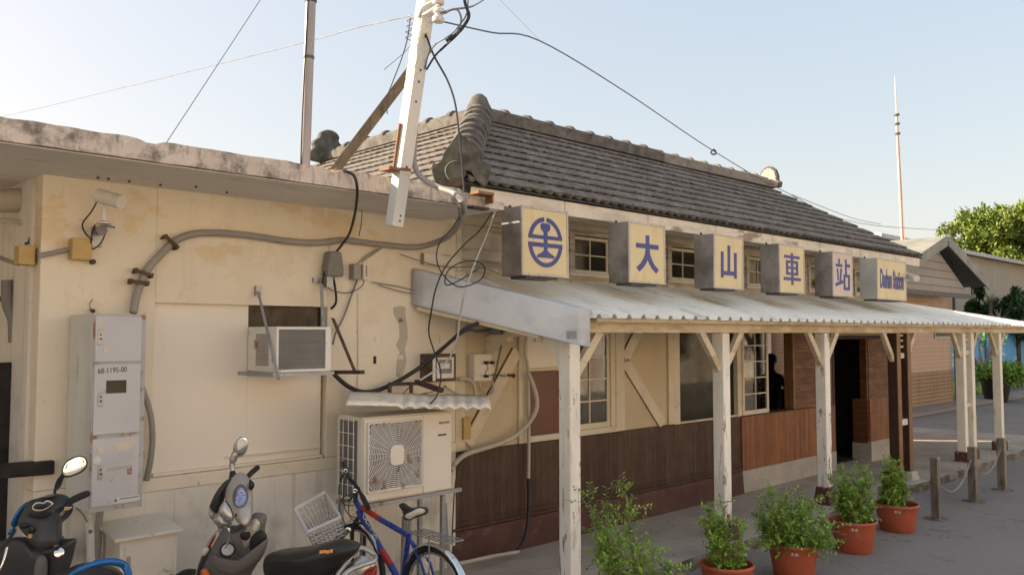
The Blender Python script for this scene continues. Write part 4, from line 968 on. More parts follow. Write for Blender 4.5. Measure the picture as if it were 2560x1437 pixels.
cable('thin_cable', 'twin grey cables from the relay boxes down behind the window air conditioner', [PY(893, 700, 6.17), PY(878, 740, 6.17), PY(860, 790, 6.17), PY(840, 830, 6.15), PY(832, 860, 6.1)], .009, 'cable_grey')
cable('thin_cable', 'black cable from the hooded box to the wall opening', [PY(832, 690, 6.15), PY(838, 720, 6.14), PY(840, 755, 6.14), PY(828, 772, 6.18)], .011, 'cable_black')
cable('thin_cable', 'small loop of wire between the hooded box and the relay boxes', [PY(808, 708, 6.15), PY(830, 725, 6.14), PY(870, 732, 6.14), PY(905, 715, 6.14), PY(910, 695, 6.15)], .004, 'cable_black')
cable('power_cable', 'heavy black cable swinging from the window air conditioner up to the tie beam', [PY(830, 930, 6.1), PY(870, 965, 6.1), PY(915, 980, 6.1), PY(970, 965, 6.1), PY(1040, 925, 6.0), PY(1090, 885, 5.9), PY(1130, 850, 5.75), PY(1165, 820, 5.66), PY(1195, 808, 5.64)], [.020, .020, .018], 'cable_black', k=6, n=8)
cable('power_cable', 'heavy black cable branching to the grey box on the tie beam', [PY(1150, 835, 5.68), PY(1170, 824, 5.64), PY(1195, 827, 5.62), PY(1224, 824, 5.62)], .014, 'cable_black')
cable('thin_cable', 'thin black wire hanging down the slab soffit at left of the pole foot', [PY(905, 525, 5.6), PY(903, 560, 6.1), PY(897, 590, 6.15)], .004)
cable('thin_cable', 'pale wires hanging beside the first sign cabinet', [PY(1288, 530, 5.7), PY(1270, 600, 5.7), PY(1252, 660, 5.8), PY(1245, 690, 5.8)], .008, 'cable_white')
# conduit from junction box to corner box
cable('short_conduit', 'short grey conduit between the ochre boxes at the annex corner', [PY(96, 640, 6.15), PY(135, 632, 6.17), PY(176, 622, 6.17)], .016, 'pvc_grey', 'conduit', n=8)
# tall cable behind the meter cabinet
cable('thick_cable', 'thick grey cable bulging out from behind the meter cabinet', [PY(352, 960, 6.15), PY(375, 1030, 6.12), PY(381, 1090, 6.12), PY(376, 1150, 6.12), PY(366, 1200, 6.15)], .022, 'pvc_grey', n=8)
#@@EQUIPMENT@@
# ------------------------------------------------------------------ meter cabinet
s_ = thing('meter_cabinet', 'tall grey rusty metal cabinet with three doors on the annex wall', 'cabinet', (1.95, 5.9, 1.0))
yf = 5.70
cx0, cx1, cz0, cz1 = PY(229, 1000, yf).x, PY(361, 1000, yf).x, PY(232, 1281, yf).z, PY(226, 785, yf).z
sk = PX(176, 1000, cx0).y
MB().box(cx0, cx1, yf + .012, yf + .47, cz0, cz1).build('body', 'cabinet_side', s_, bevel=.005)
fr = MB(); d = .02; dz = [(PY(230, 905, yf).z, PY(228, 790, yf).z), (PY(230, 1088, yf).z, PY(230, 912, yf).z), (PY(232, 1268, yf).z, PY(231, 1098, yf).z)]
fr.box(cx0, cx1, yf, yf + .0118, cz0, cz1); fr.build('door_frame', 'cabinet_edge', s_, bevel=.002)
doors = []
for i, (za, zb) in enumerate(dz):
    dr = MB().box(cx0 + .010, cx1 - .030, yf - .008, yf - .0005, za, zb).build('door', 'cabinet_grey', s_, bevel=.003); doors.append(dr)
    lz = {0: 843, 1: 998, 2: 1180}[i]; q = PY(249, lz, yf)
    MB().box(q.x - .014, q.x + .014, yf - .013, yf - .0085, q.z - .046, q.z + .046).build('lock_plate', 'steel', dr, bevel=.002)
    MB().lathe([(.006, 0), (.006, .005)], (q.x + .003, yf - .013, q.z - .01), (0, -1, 0), 10).box(q.x - .004, q.x + .006, yf - .0155, yf - .0132, q.z + .012, q.z + .022).build('lock', 'black', dr)
q0, q1 = PY(264, 983, yf), PY(315, 949, yf)
MB().box(q0.x, q1.x, yf - .0105, yf - .0086, q0.z, q1.z).build('meter_window', 'dark_glass', doors[1])
text('number', '68-1195-00', frame((PY(243, 935, yf).x, yf - .0088, PY(243, 934, yf).z), (1, 0, .045), (0, 0, 1)), .05, 'black', s_, sx=.78, t=.0004)
def decal(name, m, pts, parent, y=None):
    ps = [PY(px, py_, yf - .0095) for px, py_ in pts]
    return MB().prism([(p_.x, p_.z) for p_ in ps], Matrix(((1, 0, 0, 0), (0, 0, -1, yf - .0088), (0, 1, 0, 0), (0, 0, 0, 1))), .0012).build(name, m, parent)
decal('torn_label', 'paper', [(280, 1106), (343, 1098), (325, 1122), (306, 1128), (292, 1122)], doors[2])
decal('paper_label', 'paper', [(243, 1119), (257, 1116), (258, 1132), (241, 1134)], doors[2])
decal('torn_label', 'paper', [(244, 822), (252, 806), (262, 812), (262, 826)], doors[0]); decal('torn_label', 'paper', [(259, 868), (270, 866), (278, 876), (268, 884), (260, 880)], doors[0])
decal('tape_mark', 'cabinet_edge', [(268, 1170), (318, 1162), (330, 1160), (330, 1184), (318, 1186), (317, 1170), (268, 1178)], doors[2])
MB().lathe([(.024, 0), (.024, .001)], PY(243, 1149, yf - .009), (0, -1, 0), 20).build('round_sticker', 'sticker', doors[2])
ty = decal('company_label', 'sticker', [(282, 1245), (349, 1235), (350, 1248), (283, 1258)], doors[2])
def mini_emblem(c, r, M0, m, parent):
    b = MB(); Mx = M0.copy(); Mx.translation = c
    for i, s in enumerate(GLYPH['rail']): b.prism([((x - .5) * 2 * r, (y - .5) * 2 * r) for x, y in s], Mx, .0006 + i * .0001)
    return b.build('emblem', m, parent)
Mxz = Matrix(((1, 0, 0, 0), (0, 0, -1, 0), (0, 1, 0, 0), (0, 0, 0, 1)))
mini_emblem(PY(289, 1250, yf - .0101), .011, Mxz, 'black', ty)
tl = MB()
for i in range(15): q = PY(299 + i * 3.2, 1246.5 - i * .48, yf - .0101); tl.box(q.x, q.x + .0055, q.y - .0006, q.y, q.z - .004, q.z + .003)
tl.build('small_print', 'black', ty)
# tie wire above
tag(MB().tube([PY(232, 748, 6.17), PY(224, 760, 6.15), PY(228, 772, 6.14), PY(234, 778, 6.16), PY(222, 772, 6.12)], .003, 5, smooth=4).lathe([(.014, 0), (.014, .02)], PY(231, 777, 6.19), (0, -1, 0), 8).build('rusty_hook', 'rusty_steel'), 'rusty hook and twist of wire above the meter cabinet', 'wall hook')
cable('label_pipe', 'pale grey pipe with a sticker dropping from the meter cabinet bottom', [PY(222, 1268, 5.95), PY(226, 1340, 5.95), PY(229, 1470, 5.95)], .026, 'cabinet_side', 'pipe', k=1, n=12)
tg = MB(); qa, qb = PY(222, 1320, 5.92), PY(231, 1390, 5.92)
tag(MB().box(qa.x, qb.x - .004, 5.921, 5.923, qb.z, qa.z).build('pipe_sticker', 'sticker'), 'narrow white sticker with a small emblem on the pipe under the cabinet', 'sticker')
em = mini_emblem(PY(226, 1328, 5.919), .013, Mxz, 'black', bpy.data.objects['pipe_sticker'])
cable('thin_cable', 'thin cable curving from the cabinet bottom to the stickered pipe', [PY(190, 1268, 5.95), PY(207, 1285, 5.93), PY(218, 1305, 5.92)], .005, 'cable_grey')
cable('rear_pipe', 'darker grey pipe slanting below the meter cabinet', [PY(250, 1270, 6.1), PY(246, 1330, 6.1), PY(240, 1470, 6.1)], .024, 'pvc_grey', 'pipe', k=1, n=10)
s_ = thing('ground_cabinet', 'low cream rusty metal cabinet with a sloped lid against the annex wall', 'cabinet', (2.1, 6.0, .12))
ya = 5.82; a_, b_ = PY(300, 1340, ya).x, PY(443, 1340, ya).x; zt_ = PY(300, 1352, ya).z
MB().box(a_, b_, ya, 6.18, .1, zt_).build('body', 'cream_box', s_, bevel=.004)
MB().box(a_ + .03, b_ - .03, ya - .008, ya - .001, .15, zt_ - .04).build('door', 'cream_box', s_, bevel=.003)
ld = MB(); ld.add([(a_ - .04, ya - .03, zt_), (b_ + .03, ya - .03, zt_), (b_ + .03, 6.19, zt_ + .05), (a_ - .04, 6.19, zt_ + .05), (a_ - .04, ya - .03, zt_ + .02), (b_ + .03, ya - .03, zt_ + .02), (b_ + .03, 6.19, zt_ + .07), (a_ - .04, 6.19, zt_ + .07)],
    [(0, 1, 2, 3), (4, 7, 6, 5), (0, 4, 5, 1), (1, 5, 6, 2), (2, 6, 7, 3), (3, 7, 4, 0)]); ld.build('lid', 'cream_box', s_, bevel=.004)
q = PY(321, 1405, ya - .01); MB().box(q.x - .014, q.x + .014, ya - .014, ya - .009, q.z - .04, q.z + .04).build('lock_plate', 'steel', s_, bevel=.002)

# ------------------------------------------------------------------ CCTV and boxes
q = PY(262, 590, 6.1)
s_ = thing('security_camera', 'white bullet security camera on a stalk high on the annex wall', 'camera', q)
c0, c1 = PY(246, 491, 5.98), PY(288, 503, 5.86)
dd = (c1 - c0).normalized()
MB().tube([c0, c1], .043, 18).tube([c0 + Vector((0, 0, .006)), c0 + dd * .20 + Vector((0, 0, .006))], .048, 18).build('housing', 'porcelain', s_, smooth=40)
MB().tube([c1 - dd * .002, c1 + dd * .012], [.040, .040], 16).build('front_ring', 'grey_plastic', s_, smooth=40)
MB().lathe([(.022, 0), (.016, .01)], c1 + dd * .008, dd, 14).build('lens', 'dark_glass', s_)
MB().tube([PY(260, 512, 5.95), PY(260, 530, 5.97), PY(260, 556, 5.98)], [.008, .019, .019], 12).lathe([(.052, 0), (.052, .008), (.03, .02)], PY(261, 560, 5.98), (0, 0, 1), 16).build('stalk', 'porcelain', s_, smooth=40)
MB().beam(PY(262, 563, 5.97), PY(262, 563, 5.97) + Vector((.06, -.02, -.012)), .08, .006).tube([PY(255, 575, 6.18), PY(255, 575, 6.0)], .035, 12).build('arm', 'cable_grey', s_, smooth=40)
qq = PY(243, 590, 6.18); MB().box(qq.x - .035, qq.x + .035, 6.185, 6.2, qq.z - .075, qq.z + .06).build('wall_plate', 'steel', s_, bevel=.004)
MB().tube([PY(246, 497, 6.02), PY(228, 530, 6.08), PY(206, 560, 6.12), PY(215, 585, 6.14), PY(232, 600, 6.15)], .005, 6, smooth=5).tube([PY(238, 562, 6.12), PY(229, 590, 6.08), PY(230, 622, 6.12), PY(250, 610, 6.06), PY(262, 585, 6.04), PY(256, 568, 6.06)], .005, 6, smooth=5).build('cable', 'cable_black', s_)
qa, qb = PY(178, 648, 6.12), PY(228, 598, 6.12)
tag(MB().box(qa.x, qb.x, 6.10, 6.2, qa.z, qb.z).build('junction_box', 'ochre_box', bevel=.006), 'square ochre junction box below the bullet camera', 'junction box')
tag(MB().lathe([(.018, 0), (.018, .03)], PY(230, 655, 6.19), (0, -1, 0), 10).build('rusty_plug', 'rusty_steel'), 'round rusty knob under the corner of the square ochre box', 'knob')
qa, qb = PY(80, 664, 6.45), PY(104, 618, 6.30)
tag(MB().box(1.50, 1.598, 6.24, 6.36, PY(93, 664, 6.3).z, PY(93, 618, 6.3).z).build('junction_box', 'ochre_box', bevel=.006), 'small ochre junction box right on the annex corner', 'junction box')
cable('cable_knot', 'knot of black cable hanging on the annex corner', [PY(62, 610, 6.4), PY(84, 600, 6.4), PY(92, 575, 6.4), PY(78, 590, 6.4), PY(74, 607, 6.4), PY(95, 612, 6.35), PY(100, 580, 6.35), PY(90, 570, 6.4)], .008, 'cable_black')
# hooded box and relay boxes
s_ = thing('hooded_box', 'grey hooded terminal box on the annex wall above the window air conditioner', 'terminal box', PY(836, 660, 6.15))
a, b = PY(817, 690, 6.1), PY(858, 630, 6.1)
hb = MB().prism([(a.x, a.z), (b.x, a.z), (b.x, a.z + .07), (b.x - .025, b.z), (a.x + .025, b.z), (a.x, a.z + .07)], Matrix(((1, 0, 0, 0), (0, 0, -1, 6.19), (0, 1, 0, 0), (0, 0, 0, 1))), .11)
hb.build('hood', 'cable_grey', s_, bevel=.015); MB().box(a.x + .02, a.x + .08, 6.13, 6.2, a.z - .09, a.z).build('backplate', 'steel', s_)
for px, w_, m, lb in ((889, .075, 'pvc_grey', 'grey relay box, left of the pair'), (911, .055, 'cream_box', 'cream relay box with handwritten marks, right of the pair')):
    c = PY(px, 682, 6.15); o = tag(MB().box(c.x - w_ / 2, c.x + w_ / 2, 6.12, 6.2, c.z - .06, c.z + .075).build('relay_box', m, bevel=.005), lb + ' below the long conduit', 'relay box', 'relay boxes')
    if m == 'cream_box':
        mk = MB()
        for i in range(4): mk.box(c.x - .012 + (i % 2) * .004, c.x + .010, 6.117, 6.1195, c.z + .05 - i * .024, c.z + .054 - i * .024).box(c.x - .004, c.x + .001, 6.117, 6.1195, c.z + .042 - i * .024, c.z + .062 - i * .024)
        mk.build('marking', 'black', o)
tag(MB().box(PY(1056, 640, 6.17).x, PY(1146, 640, 6.17).x, 6.15, 6.196, PY(1100, 664, 6.17).z, PY(1100, 636, 6.17).z).build('cover_board', 'fascia_paint', bevel=.003), 'short cream board with a rusty edge just above the flashing', 'board')
# steel stays for the air conditioner, wall fittings
def stay(lb, pts, wd, m, name='stay_bar'):
    return tag(MB().beam(pts[0], pts[1], wd, .006, up=(0, -1, .01)).build(name, m), lb, 'stay', 'stays round the window air conditioner')
stay('thin galvanised stay slanting from the wall to the left corner of the window air conditioner', (PY(645, 728, 6.15), PY(697, 948, 5.62)), .022, 'galvanised')
tag(MB().box(PY(640, 730, 6.17).x, PY(654, 730, 6.17).x, 6.17, 6.2, PY(640, 738, 6.17).z, PY(640, 714, 6.17).z).build('stay_bracket', 'steel'), 'small steel bracket holding the upper end of the slanting stay', 'bracket')
stay('perforated galvanised angle hanging vertically above the right end of the window air conditioner', (PY(803, 702, 6.15), PY(808, 815, 6.0)), .03, 'galvanised')
tag(MB().box(PY(785, 700, 6.17).x, PY(803, 700, 6.17).x, 6.17, 6.2, PY(785, 706, 6.17).z, PY(785, 694, 6.17).z).build('stay_bracket', 'steel'), 'small steel bracket left of the hooded box', 'bracket')
stay('rusty perforated angle slanting down to the red bracket end', (PY(832, 795, 6.15), PY(888, 930, 5.75)), .03, 'rusty_steel')
# window air conditioner
s_ = thing('window_air_conditioner', 'old white window air conditioner with rusty edges sticking out of the annex wall', 'air conditioner', (3.2, 5.8, 1.88))
yf2 = 5.78; a, b = PY(690, 935, yf2), PY(828, 817, yf2); yb = PX(622, 870, a.x).y
z0, z1 = a.z + .01, b.z
MB().box(a.x, b.x, yf2 + .03, 6.24, z0, z1).build('casing', 'ac_old', s_, bevel=.004)
fr = MB(); fr.box(a.x, b.x, yf2, yf2 + .03, z1 - .022, z1).box(a.x, b.x, yf2, yf2 + .03, z0, z0 + .022).box(a.x, a.x + .02, yf2, yf2 + .03, z0 + .022, z1 - .022).box(b.x - .048, b.x, yf2, yf2 + .03, z0 + .022, z1 - .022)
fr.build('front_frame', 'ac_old', s_, bevel=.002)
MB().box(a.x + .02, b.x - .048, yf2 + .012, yf2 + .028, z0 + .022, z1 - .022).build('coil', 'ac_coil', s_)
vt = MB()
for i in range(16):
    z = z0 + .05 + i * .0155
    if z < z1 - .05: vt.box(a.x - .004, a.x - .0005, 5.90, 6.10, z, z + .006)
vt.build('side_vent', 'black', s_)
st2 = MB().beam((a.x - .1, 6.17, z0 - .012), (a.x - .03, yf2 - .03, z0 - .012), .03, .03).box(a.x - .04, b.x + .02, yf2 - .02, yf2 + .02, z0 - .03, z0 - .003); st2.build('support_frame', 'galvanised', s_)
tag(MB().beam(PY(820, 930, 6.1), PY(906, 930, 5.62), .045, .03).build('support_arm', 'red_steel'), 'dark red steel arm projecting right of the window air conditioner', 'bracket')
# wall marks on the right half of the annex
c = PY(1000, 800, 6.19); pc = thing('peeled_patch', 'peeled patch of grey paint with a bolt on the annex wall', 'paint patch', c)
ptch = [(984, 768), (1002, 764), (1014, 768), (1014, 790), (1018, 815), (1020, 845), (1012, 870), (1016, 905), (1008, 935), (1000, 945), (990, 940), (992, 905), (1000, 880), (990, 862), (1000, 842), (998, 812), (990, 795), (984, 784)]
MB().prism([(PY(x, y, 6.197).x, PY(x, y, 6.197).z) for x, y in ptch], Matrix(((1, 0, 0, 0), (0, 0, -1, 6.1985), (0, 1, 0, 0), (0, 0, 0, 1))), .0015).build('bare_render', 'pvc_pale', pc)
MB().lathe([(.022, 0), (.022, .01), (.01, .01), (.01, .03)], PY(1002, 800, 6.195), (0, -1, 0), 10).build('bolt', 'steel', pc)
MB().box(PY(996, 893, 6.19).x, PY(1008, 893, 6.19).x, 6.19, 6.197, PY(996, 898, 6.19).z, PY(996, 888, 6.19).z).build('switch', 'cream_box', pc)
cable('thin_conduit', 'slim cream conduit running vertically down the annex wall', [PY(895, 735, 6.19), PY(896, 880, 6.19), PY(894, 1000, 6.19)], .006, 'cream_plaster', 'conduit', k=1)
tag(MB().box(PY(935, 900, 6.19).x, PY(940, 900, 6.19).x, 6.185, 6.2, PY(935, 909, 6.19).z, PY(935, 890, 6.19).z).build('slot_plate', 'black'), 'tiny dark slot in the annex wall left of the peeled patch', 'slot')

# ------------------------------------------------------------------ outdoor unit
s_ = thing('outdoor_unit', 'cream outdoor air conditioner with a big round fan grille on a steel rack', 'air conditioner', (4.1, 5.7, .9))
yo = 5.50; ang = R(2)
a, b = PY(908, 1262, yo), PY(1127, 1048, yo)
W0, Hh = (b.x - a.x), (PY(905, 1046, yo).z - a.z)
Mo = Matrix.Translation((a.x, yo, a.z + .005)) @ Matrix.Rotation(R(-1.0), 4, 'Z')
MB().box(0, W0, .02, .37, 0, Hh, Mo).build('casing', 'ac_cream', s_, bevel=.012)
MB().box(.004, W0 * .655, .0, .02, .015, Hh - .012, Mo).build('fan_panel', 'ac_cream', s_, bevel=.006)
MB().box(W0 * .66, W0 - .003, .0, .02, .015, Hh - .012, Mo).build('service_panel', 'ac_cream', s_, bevel=.006)
gw, gh = W0 * .605, Hh * .80; gx, gz_ = .03 + gw / 2, Hh * .53
MB().box(gx - gw / 2 + .01, gx + gw / 2 - .01, -.003, -.0005, gz_ - gh / 2 + .01, gz_ + gh / 2 - .01, Mo).build('fan_well', 'ac_coil', s_)
bl = MB()
for i in range(3):
    a0 = i * 2.094 + .4
    pts = [(.05 * math.cos(a0), .05 * math.sin(a0))] + [(.21 * math.cos(a0 + t * .22), .21 * math.sin(a0 + t * .22)) for t in range(6)] + [(.05 * math.cos(a0 + 1.1), .05 * math.sin(a0 + 1.1))]
    bl.prism(pts, Mo @ frame((gx, -.0035, gz_), (1, 0, 0), (0, 0, 1)), .003)
bl.build('fan_blade', 'soft_black', s_)
gb = MB()
fo = Mo @ frame((gx, -.022, gz_), (1, 0, 0), (0, 0, 1))
rmax = gw / 2
def clipped(p_): return abs(p_[0]) <= gw / 2 - .004 and abs(p_[1]) <= gh / 2 - .004
for k_ in range(22):
    r_ = .066 + k_ * .0148; run = []
    nseg = 56
    for i in range(nseg + 1):
        t = 2 * math.pi * i / nseg; p_ = (r_ * math.cos(t), r_ * math.sin(t))
        if clipped(p_): run.append(fo @ Vector((p_[0], p_[1], 0)))
        elif len(run) > 1: gb.tube(run, .0036, 4); run = []
        else: run = []
    if len(run) > 1: gb.tube(run, .0036, 4)
for i in range(28):
    t = 2 * math.pi * i / 28; r1 = .06
    d1, d2 = math.cos(t + .1), math.sin(t + .1); rr = min((gw / 2 - .003) / max(1e-6, abs(d1)), (gh / 2 - .003) / max(1e-6, abs(d2)))
    gb.tube([fo @ Vector((r1 * math.cos(t), r1 * math.sin(t), .002)), fo @ Vector((d1 * rr, d2 * rr, .002))], .0019, 4)
for q_ in (((-1, -1), (1, -1)), ((1, -1), (1, 1)), ((1, 1), (-1, 1)), ((-1, 1), (-1, -1))):
    gb.tube([fo @ Vector((x * gw / 2, y * gh / 2, 0)) for x, y in q_], .007, 6)
gb.build('fan_grille', 'ac_old', s_)
MB().prism([(x, y) for x, y in [(.066 * math.copysign(abs(math.cos(t)) ** .5, math.cos(t)), .080 * math.copysign(abs(math.sin(t)) ** .5, math.sin(t))) for t in [i * math.pi / 12 for i in range(24)]]], fo, .014).build('hub_cap', 'ac_cream', s_, bevel=.006)
MB().box(W0 * .84, W0 * .97, -.0015, .001, Hh * .845, Hh * .875, Mo).build('small_emblem', 'pvc_grey', s_)
MB().box(W0 * .845, W0 * .86, -.0025, -.0016, Hh * .85, Hh * .87, Mo).build('small_emblem', 'sign_blue', s_)
MB().box(W0 * .83, W0 * .93, -.003, .002, Hh * .70, Hh * .72, Mo).build('slot', 'black', s_)
# side coil and wire guard
MB().box(-.004, -.0005, .09, .34, .03, Hh - .03, Mo).build('side_coil', 'ac_coil', s_)
gd = MB()
for i in range(4): gd.tube([Mo @ Vector((-.03, .10 + i * .075, .01)), Mo @ Vector((-.03, .10 + i * .075, Hh - .015))], .003, 5)
for i in range(7): gd.tube([Mo @ Vector((-.03, .085, .03 + i * (Hh - .06) / 6)), Mo @ Vector((-.03, .335, .03 + i * (Hh - .06) / 6))], .003, 5)
gd.build('wire_guard', 'ac_old', s_)
rk = thing('steel_rack', 'galvanised angle rack on legs carrying the outdoor air conditioner', 'rack', (4.2, 5.7, 0))
zr = a.z
MB().beam((a.x - .02, yo + .03, zr - .02), (PY(1163, 1247, yo - .08).x, yo - .02, zr + .0), .035, .03).build('front_rail', 'galvanised', rk)
MB().beam((a.x - .02, yo + .34, zr - .02), (b.x + .03, yo + .34, zr - .02), .035, .03).build('rear_rail', 'galvanised', rk)
for x_ in (a.x + .02, b.x - .06): 
    for y_ in (yo + .03, yo + .34): MB().beam((x_, y_, -.2), (x_, y_, zr - .036), .035, .035, up=(0, 1, 0)).build('leg', 'galvanised', rk)
cable('waste_pipe', 'grey pipe standing behind the rack under the outdoor air conditioner', [PY(1012, 1290, 5.95), PY(1010, 1360, 5.95), PY(1008, 1440, 5.95)], .026, 'pvc_grey', 'pipe', k=1, n=10)
cable('waste_pipe', 'thick grey pipe leaning under the right end of the rack', [PY(1108, 1258, 5.9), PY(1112, 1330, 5.9), PY(1118, 1390, 5.9)], .032, 'pvc_grey', 'pipe', k=1, n=10)
# corrugated cover
cv = MB(); p0, p1 = PY(866, 1016, 5.44), PY(1228, 1022, 5.22); p2, p3 = PY(873, 984, 5.98), PY(1220, 992, 5.98)
nU = 60
for j in range(5):
    t = j / 4
    for i in range(nU + 1):
        u = i / nU; p_ = (p0 * (1 - u) + p1 * u) * (1 - t) + (p2 * (1 - u) + p3 * u) * t
        amp = (.013 if u > .30 else .001) * (1 - .8 * t)
        sc_ = abs(math.sin(u * math.pi * 11))
        cv.v.append((p_.x, p_.y + noise.noise((u * 9, t * 3, 1)) * .006, p_.z + .018 - amp * 2 * (1 - sc_) * 1. + .012 * math.sin(t * 3.1) + (.02 * (u - .5) ** 2 if u > .5 else 0)))
cv.f = [(j * (nU + 1) + i, j * (nU + 1) + i + 1, (j + 1) * (nU + 1) + i + 1, (j + 1) * (nU + 1) + i) for j in range(4) for i in range(nU)]
cvo = tag(cv.build('corrugated_cover', 'fibre_sheet', smooth=60), 'wavy whitish corrugated sheet lying on top of the outdoor air conditioner', 'cover sheet'); sm = cvo.modifiers.new('solid', 'SOLIDIFY'); sm.thickness = .008
# red steel bracket and meter box on the wall
s_ = thing('steel_bracket', 'dark red steel wall bracket above the corrugated cover', 'bracket', PY(1020, 960, 6.1))
MB().beam(PY(972, 960, 6.05), PY(1050, 958, 6.05), .03, .03).beam(PY(1040, 954, 6.0), PY(1105, 976, 5.7), .045, .04).build('arm', 'red_steel', s_)
for px in (974, 1028): MB().beam(PY(px, 962, 6.05), PY(px, 1000, 6.05), .03, .02, up=(0, 1, 0)).build('leg', 'rusty_steel', s_)
MB().tube([PY(1000, 992, 6.1), PY(1022, 968, 6.0)], .004, 5).tube([PY(1042, 992, 6.1), PY(1050, 985, 6.0), PY(1085, 978, 5.8)], .004, 5).build('tie_rod', 'black', s_)
s_ = thing('electric_meter_box', 'rusty framed electric meter box with a clouded window on the wall end', 'meter box', PY(1110, 920, 6.1))
a, b = PY(1080, 955, 6.02), PY(1140, 884, 6.02)
MB().box(a.x, b.x, 6.02, 6.2, a.z, b.z).build('body', 'rusty_steel', s_, bevel=.005)
MB().box(a.x + .05, b.x - .03, 6.012, 6.0198, a.z + .03, b.z - .03).build('cover_window', 'cabinet_side', s_, bevel=.003)
MB().box(a.x + .005, a.x + .035, 6.012, 6.0195, a.z + .01, b.z - .01).build('edge_strip', 'cream_box', s_)
MB().box(a.x + .075, b.x - .06, 6.006, 6.0115, a.z + .075, b.z - .05).build('meter', 'cable_grey', s_, bevel=.003)
MB().box(a.x + .085, b.x - .09, 6.003, 6.0058, a.z + .12, b.z - .085).build('dial', 'sticker', s_)
s_ = thing('switch_box', 'cream switch box with two black plugs on the plaster under the canopy', 'switch box', PY(1205, 915, 6.2))
a, b = PY(1186, 953, 6.15), PY(1230, 884, 6.15)
MB().box(a.x, b.x, 6.15, 6.247, a.z, b.z).build('body', 'cream_box', s_, bevel=.008)
for px, py_ in ((1213, 906), (1213, 940), (1228, 906)):
    c = PY(px, py_, 6.14); MB().box(c.x - .014, c.x + .014, 6.10, 6.149, c.z - .014, c.z + .014).build('plug', 'black', s_, bevel=.004)
MB().tube([PY(1213, 908, 6.1), PY(1220, 918, 6.08), PY(1214, 930, 6.08), PY(1214, 940, 6.1)], .004, 5, smooth=4).build('plug_lead', 'black', s_)
cable('wall_conduit', 'cream conduit bending out of the meter box', [PY(1146, 947, 6.15), PY(1168, 947, 6.15), PY(1184, 960, 6.15), PY(1189, 990, 6.15)], .018, 'pvc_pale', 'conduit', n=10)
cable('wall_conduit', 'cream conduit sagging from the meter box to the corrugated cover', [PY(1112, 965, 6.12), PY(1140, 983, 6.12), PY(1175, 994, 6.15), PY(1210, 992, 6.15), PY(1232, 980, 6.15), PY(1232, 955, 6.18)], .013, 'pvc_pale', 'conduit', n=8)
cable('wall_conduit', 'small u-shaped conduit under the switch box', [PY(1198, 954, 6.18), PY(1202, 968, 6.18), PY(1215, 973, 6.18), PY(1224, 966, 6.18), PY(1226, 955, 6.18)], .010, 'pvc_pale', 'conduit', n=8)
cable('thin_cable', 'grey cable slanting from the tie beam down past the switch box', [PY(1258, 842, 6.0), PY(1248, 890, 6.1), PY(1240, 925, 6.2), PY(1234, 950, 6.2)], .010, 'cable_grey')
cable('thin_cable', 'thin lead from the plugs to the rusty wall tap', [PY(1216, 940, 6.12), PY(1240, 936, 6.15), PY(1262, 940, 6.18)], .004)
tag(MB().lathe([(.012, 0), (.012, .07), (.022, .07), (.022, .09)], PY(1270, 938, 6.21), (0, -1, 0), 10).box(PY(1262, 938, 6.17).x, PY(1278, 938, 6.17).x, 6.12, 6.13, PY(1262, 940, 6.17).z, PY(1262, 934, 6.17).z).build('wall_tap', 'rusty_steel'), 'rusty little tap on the plaster between switch box and conduit', 'tap')
# conduit sweeping across the plaster wall
cable('sweeping_conduit', 'fat pale conduit sweeping from the post down across the plaster to the outdoor unit', [PY(1319, 930, 6.16), PY(1332, 960, 6.14), PY(1342, 1000, 6.13), PY(1336, 1035, 6.13), PY(1305, 1075, 6.12), PY(1262, 1103, 6.12), PY(1205, 1122, 6.1), PY(1165, 1135, 6.05), PY(1140, 1155, 6.02), PY(1127, 1175, 6.0)], .024, 'pvc_pale', 'conduit', k=6, n=10)
cable('vertical_conduit', 'slim vertical conduit on the wall post, black at the foot', [PY(1315, 840, 6.15), PY(1312, 880, 6.17), PY(1320, 930, 6.17), PY(1322, 1100, 6.17), PY(1321, 1200, 6.16)], [.016, .016, .018, .018], 'pvc_pale', 'conduit', k=4, n=8)
cable('black_hose', 'black hose curving from the slim conduit to the floor', [PY(1321, 1195, 6.15), PY(1322, 1250, 6.14), PY(1319, 1310, 6.1), PY(1308, 1352, 6.05), PY(1290, 1377, 5.98)], .017, 'cable_black', 'hose', n=8)
cable('floor_pipe', 'pale pipe lying on the verandah floor at the foot of the wall', [PY(1296, 1378, 5.98), PY(1230, 1390, 5.9), PY(1165, 1404, 5.75), PY(1120, 1412, 5.6)], .018, 'pvc_pale', 'pipe', n=8)
cable('black_wire', 'thin black wire along the dado edge behind the outdoor unit', [PY(1170, 1130, 6.15), PY(1148, 1160, 6.12), PY(1137, 1220, 6.1), PY(1132, 1300, 6.1), PY(1130, 1360, 6.1)], .006)
s_ = thing('beam_junction_box', 'grey junction box screwed on the tie beam under the flashing', 'junction box', PY(1240, 824, 5.64))
a, b = PX(1225, 836, 5.62), PX(1252, 812, 5.62)
MB().box(5.60, 5.658, b.y, a.y, a.z, b.z).build('body', 'cable_grey', s_, bevel=.005)
MB().box(5.615, 5.65, b.y - .05, b.y - .002, a.z + .03, b.z - .03).build('gland', 'black', s_, bevel=.004)
tag(MB().box(PY(1140, 1060, 6.19).x + .1, PY(1158, 1060, 6.19).x + .1, 6.19, 6.24, PY(1150, 1100, 6.19).z, PY(1150, 1045, 6.19).z).build('wall_plaque', 'ochre_box'), 'small ochre plate on the plaster right of the outdoor unit', 'plate')
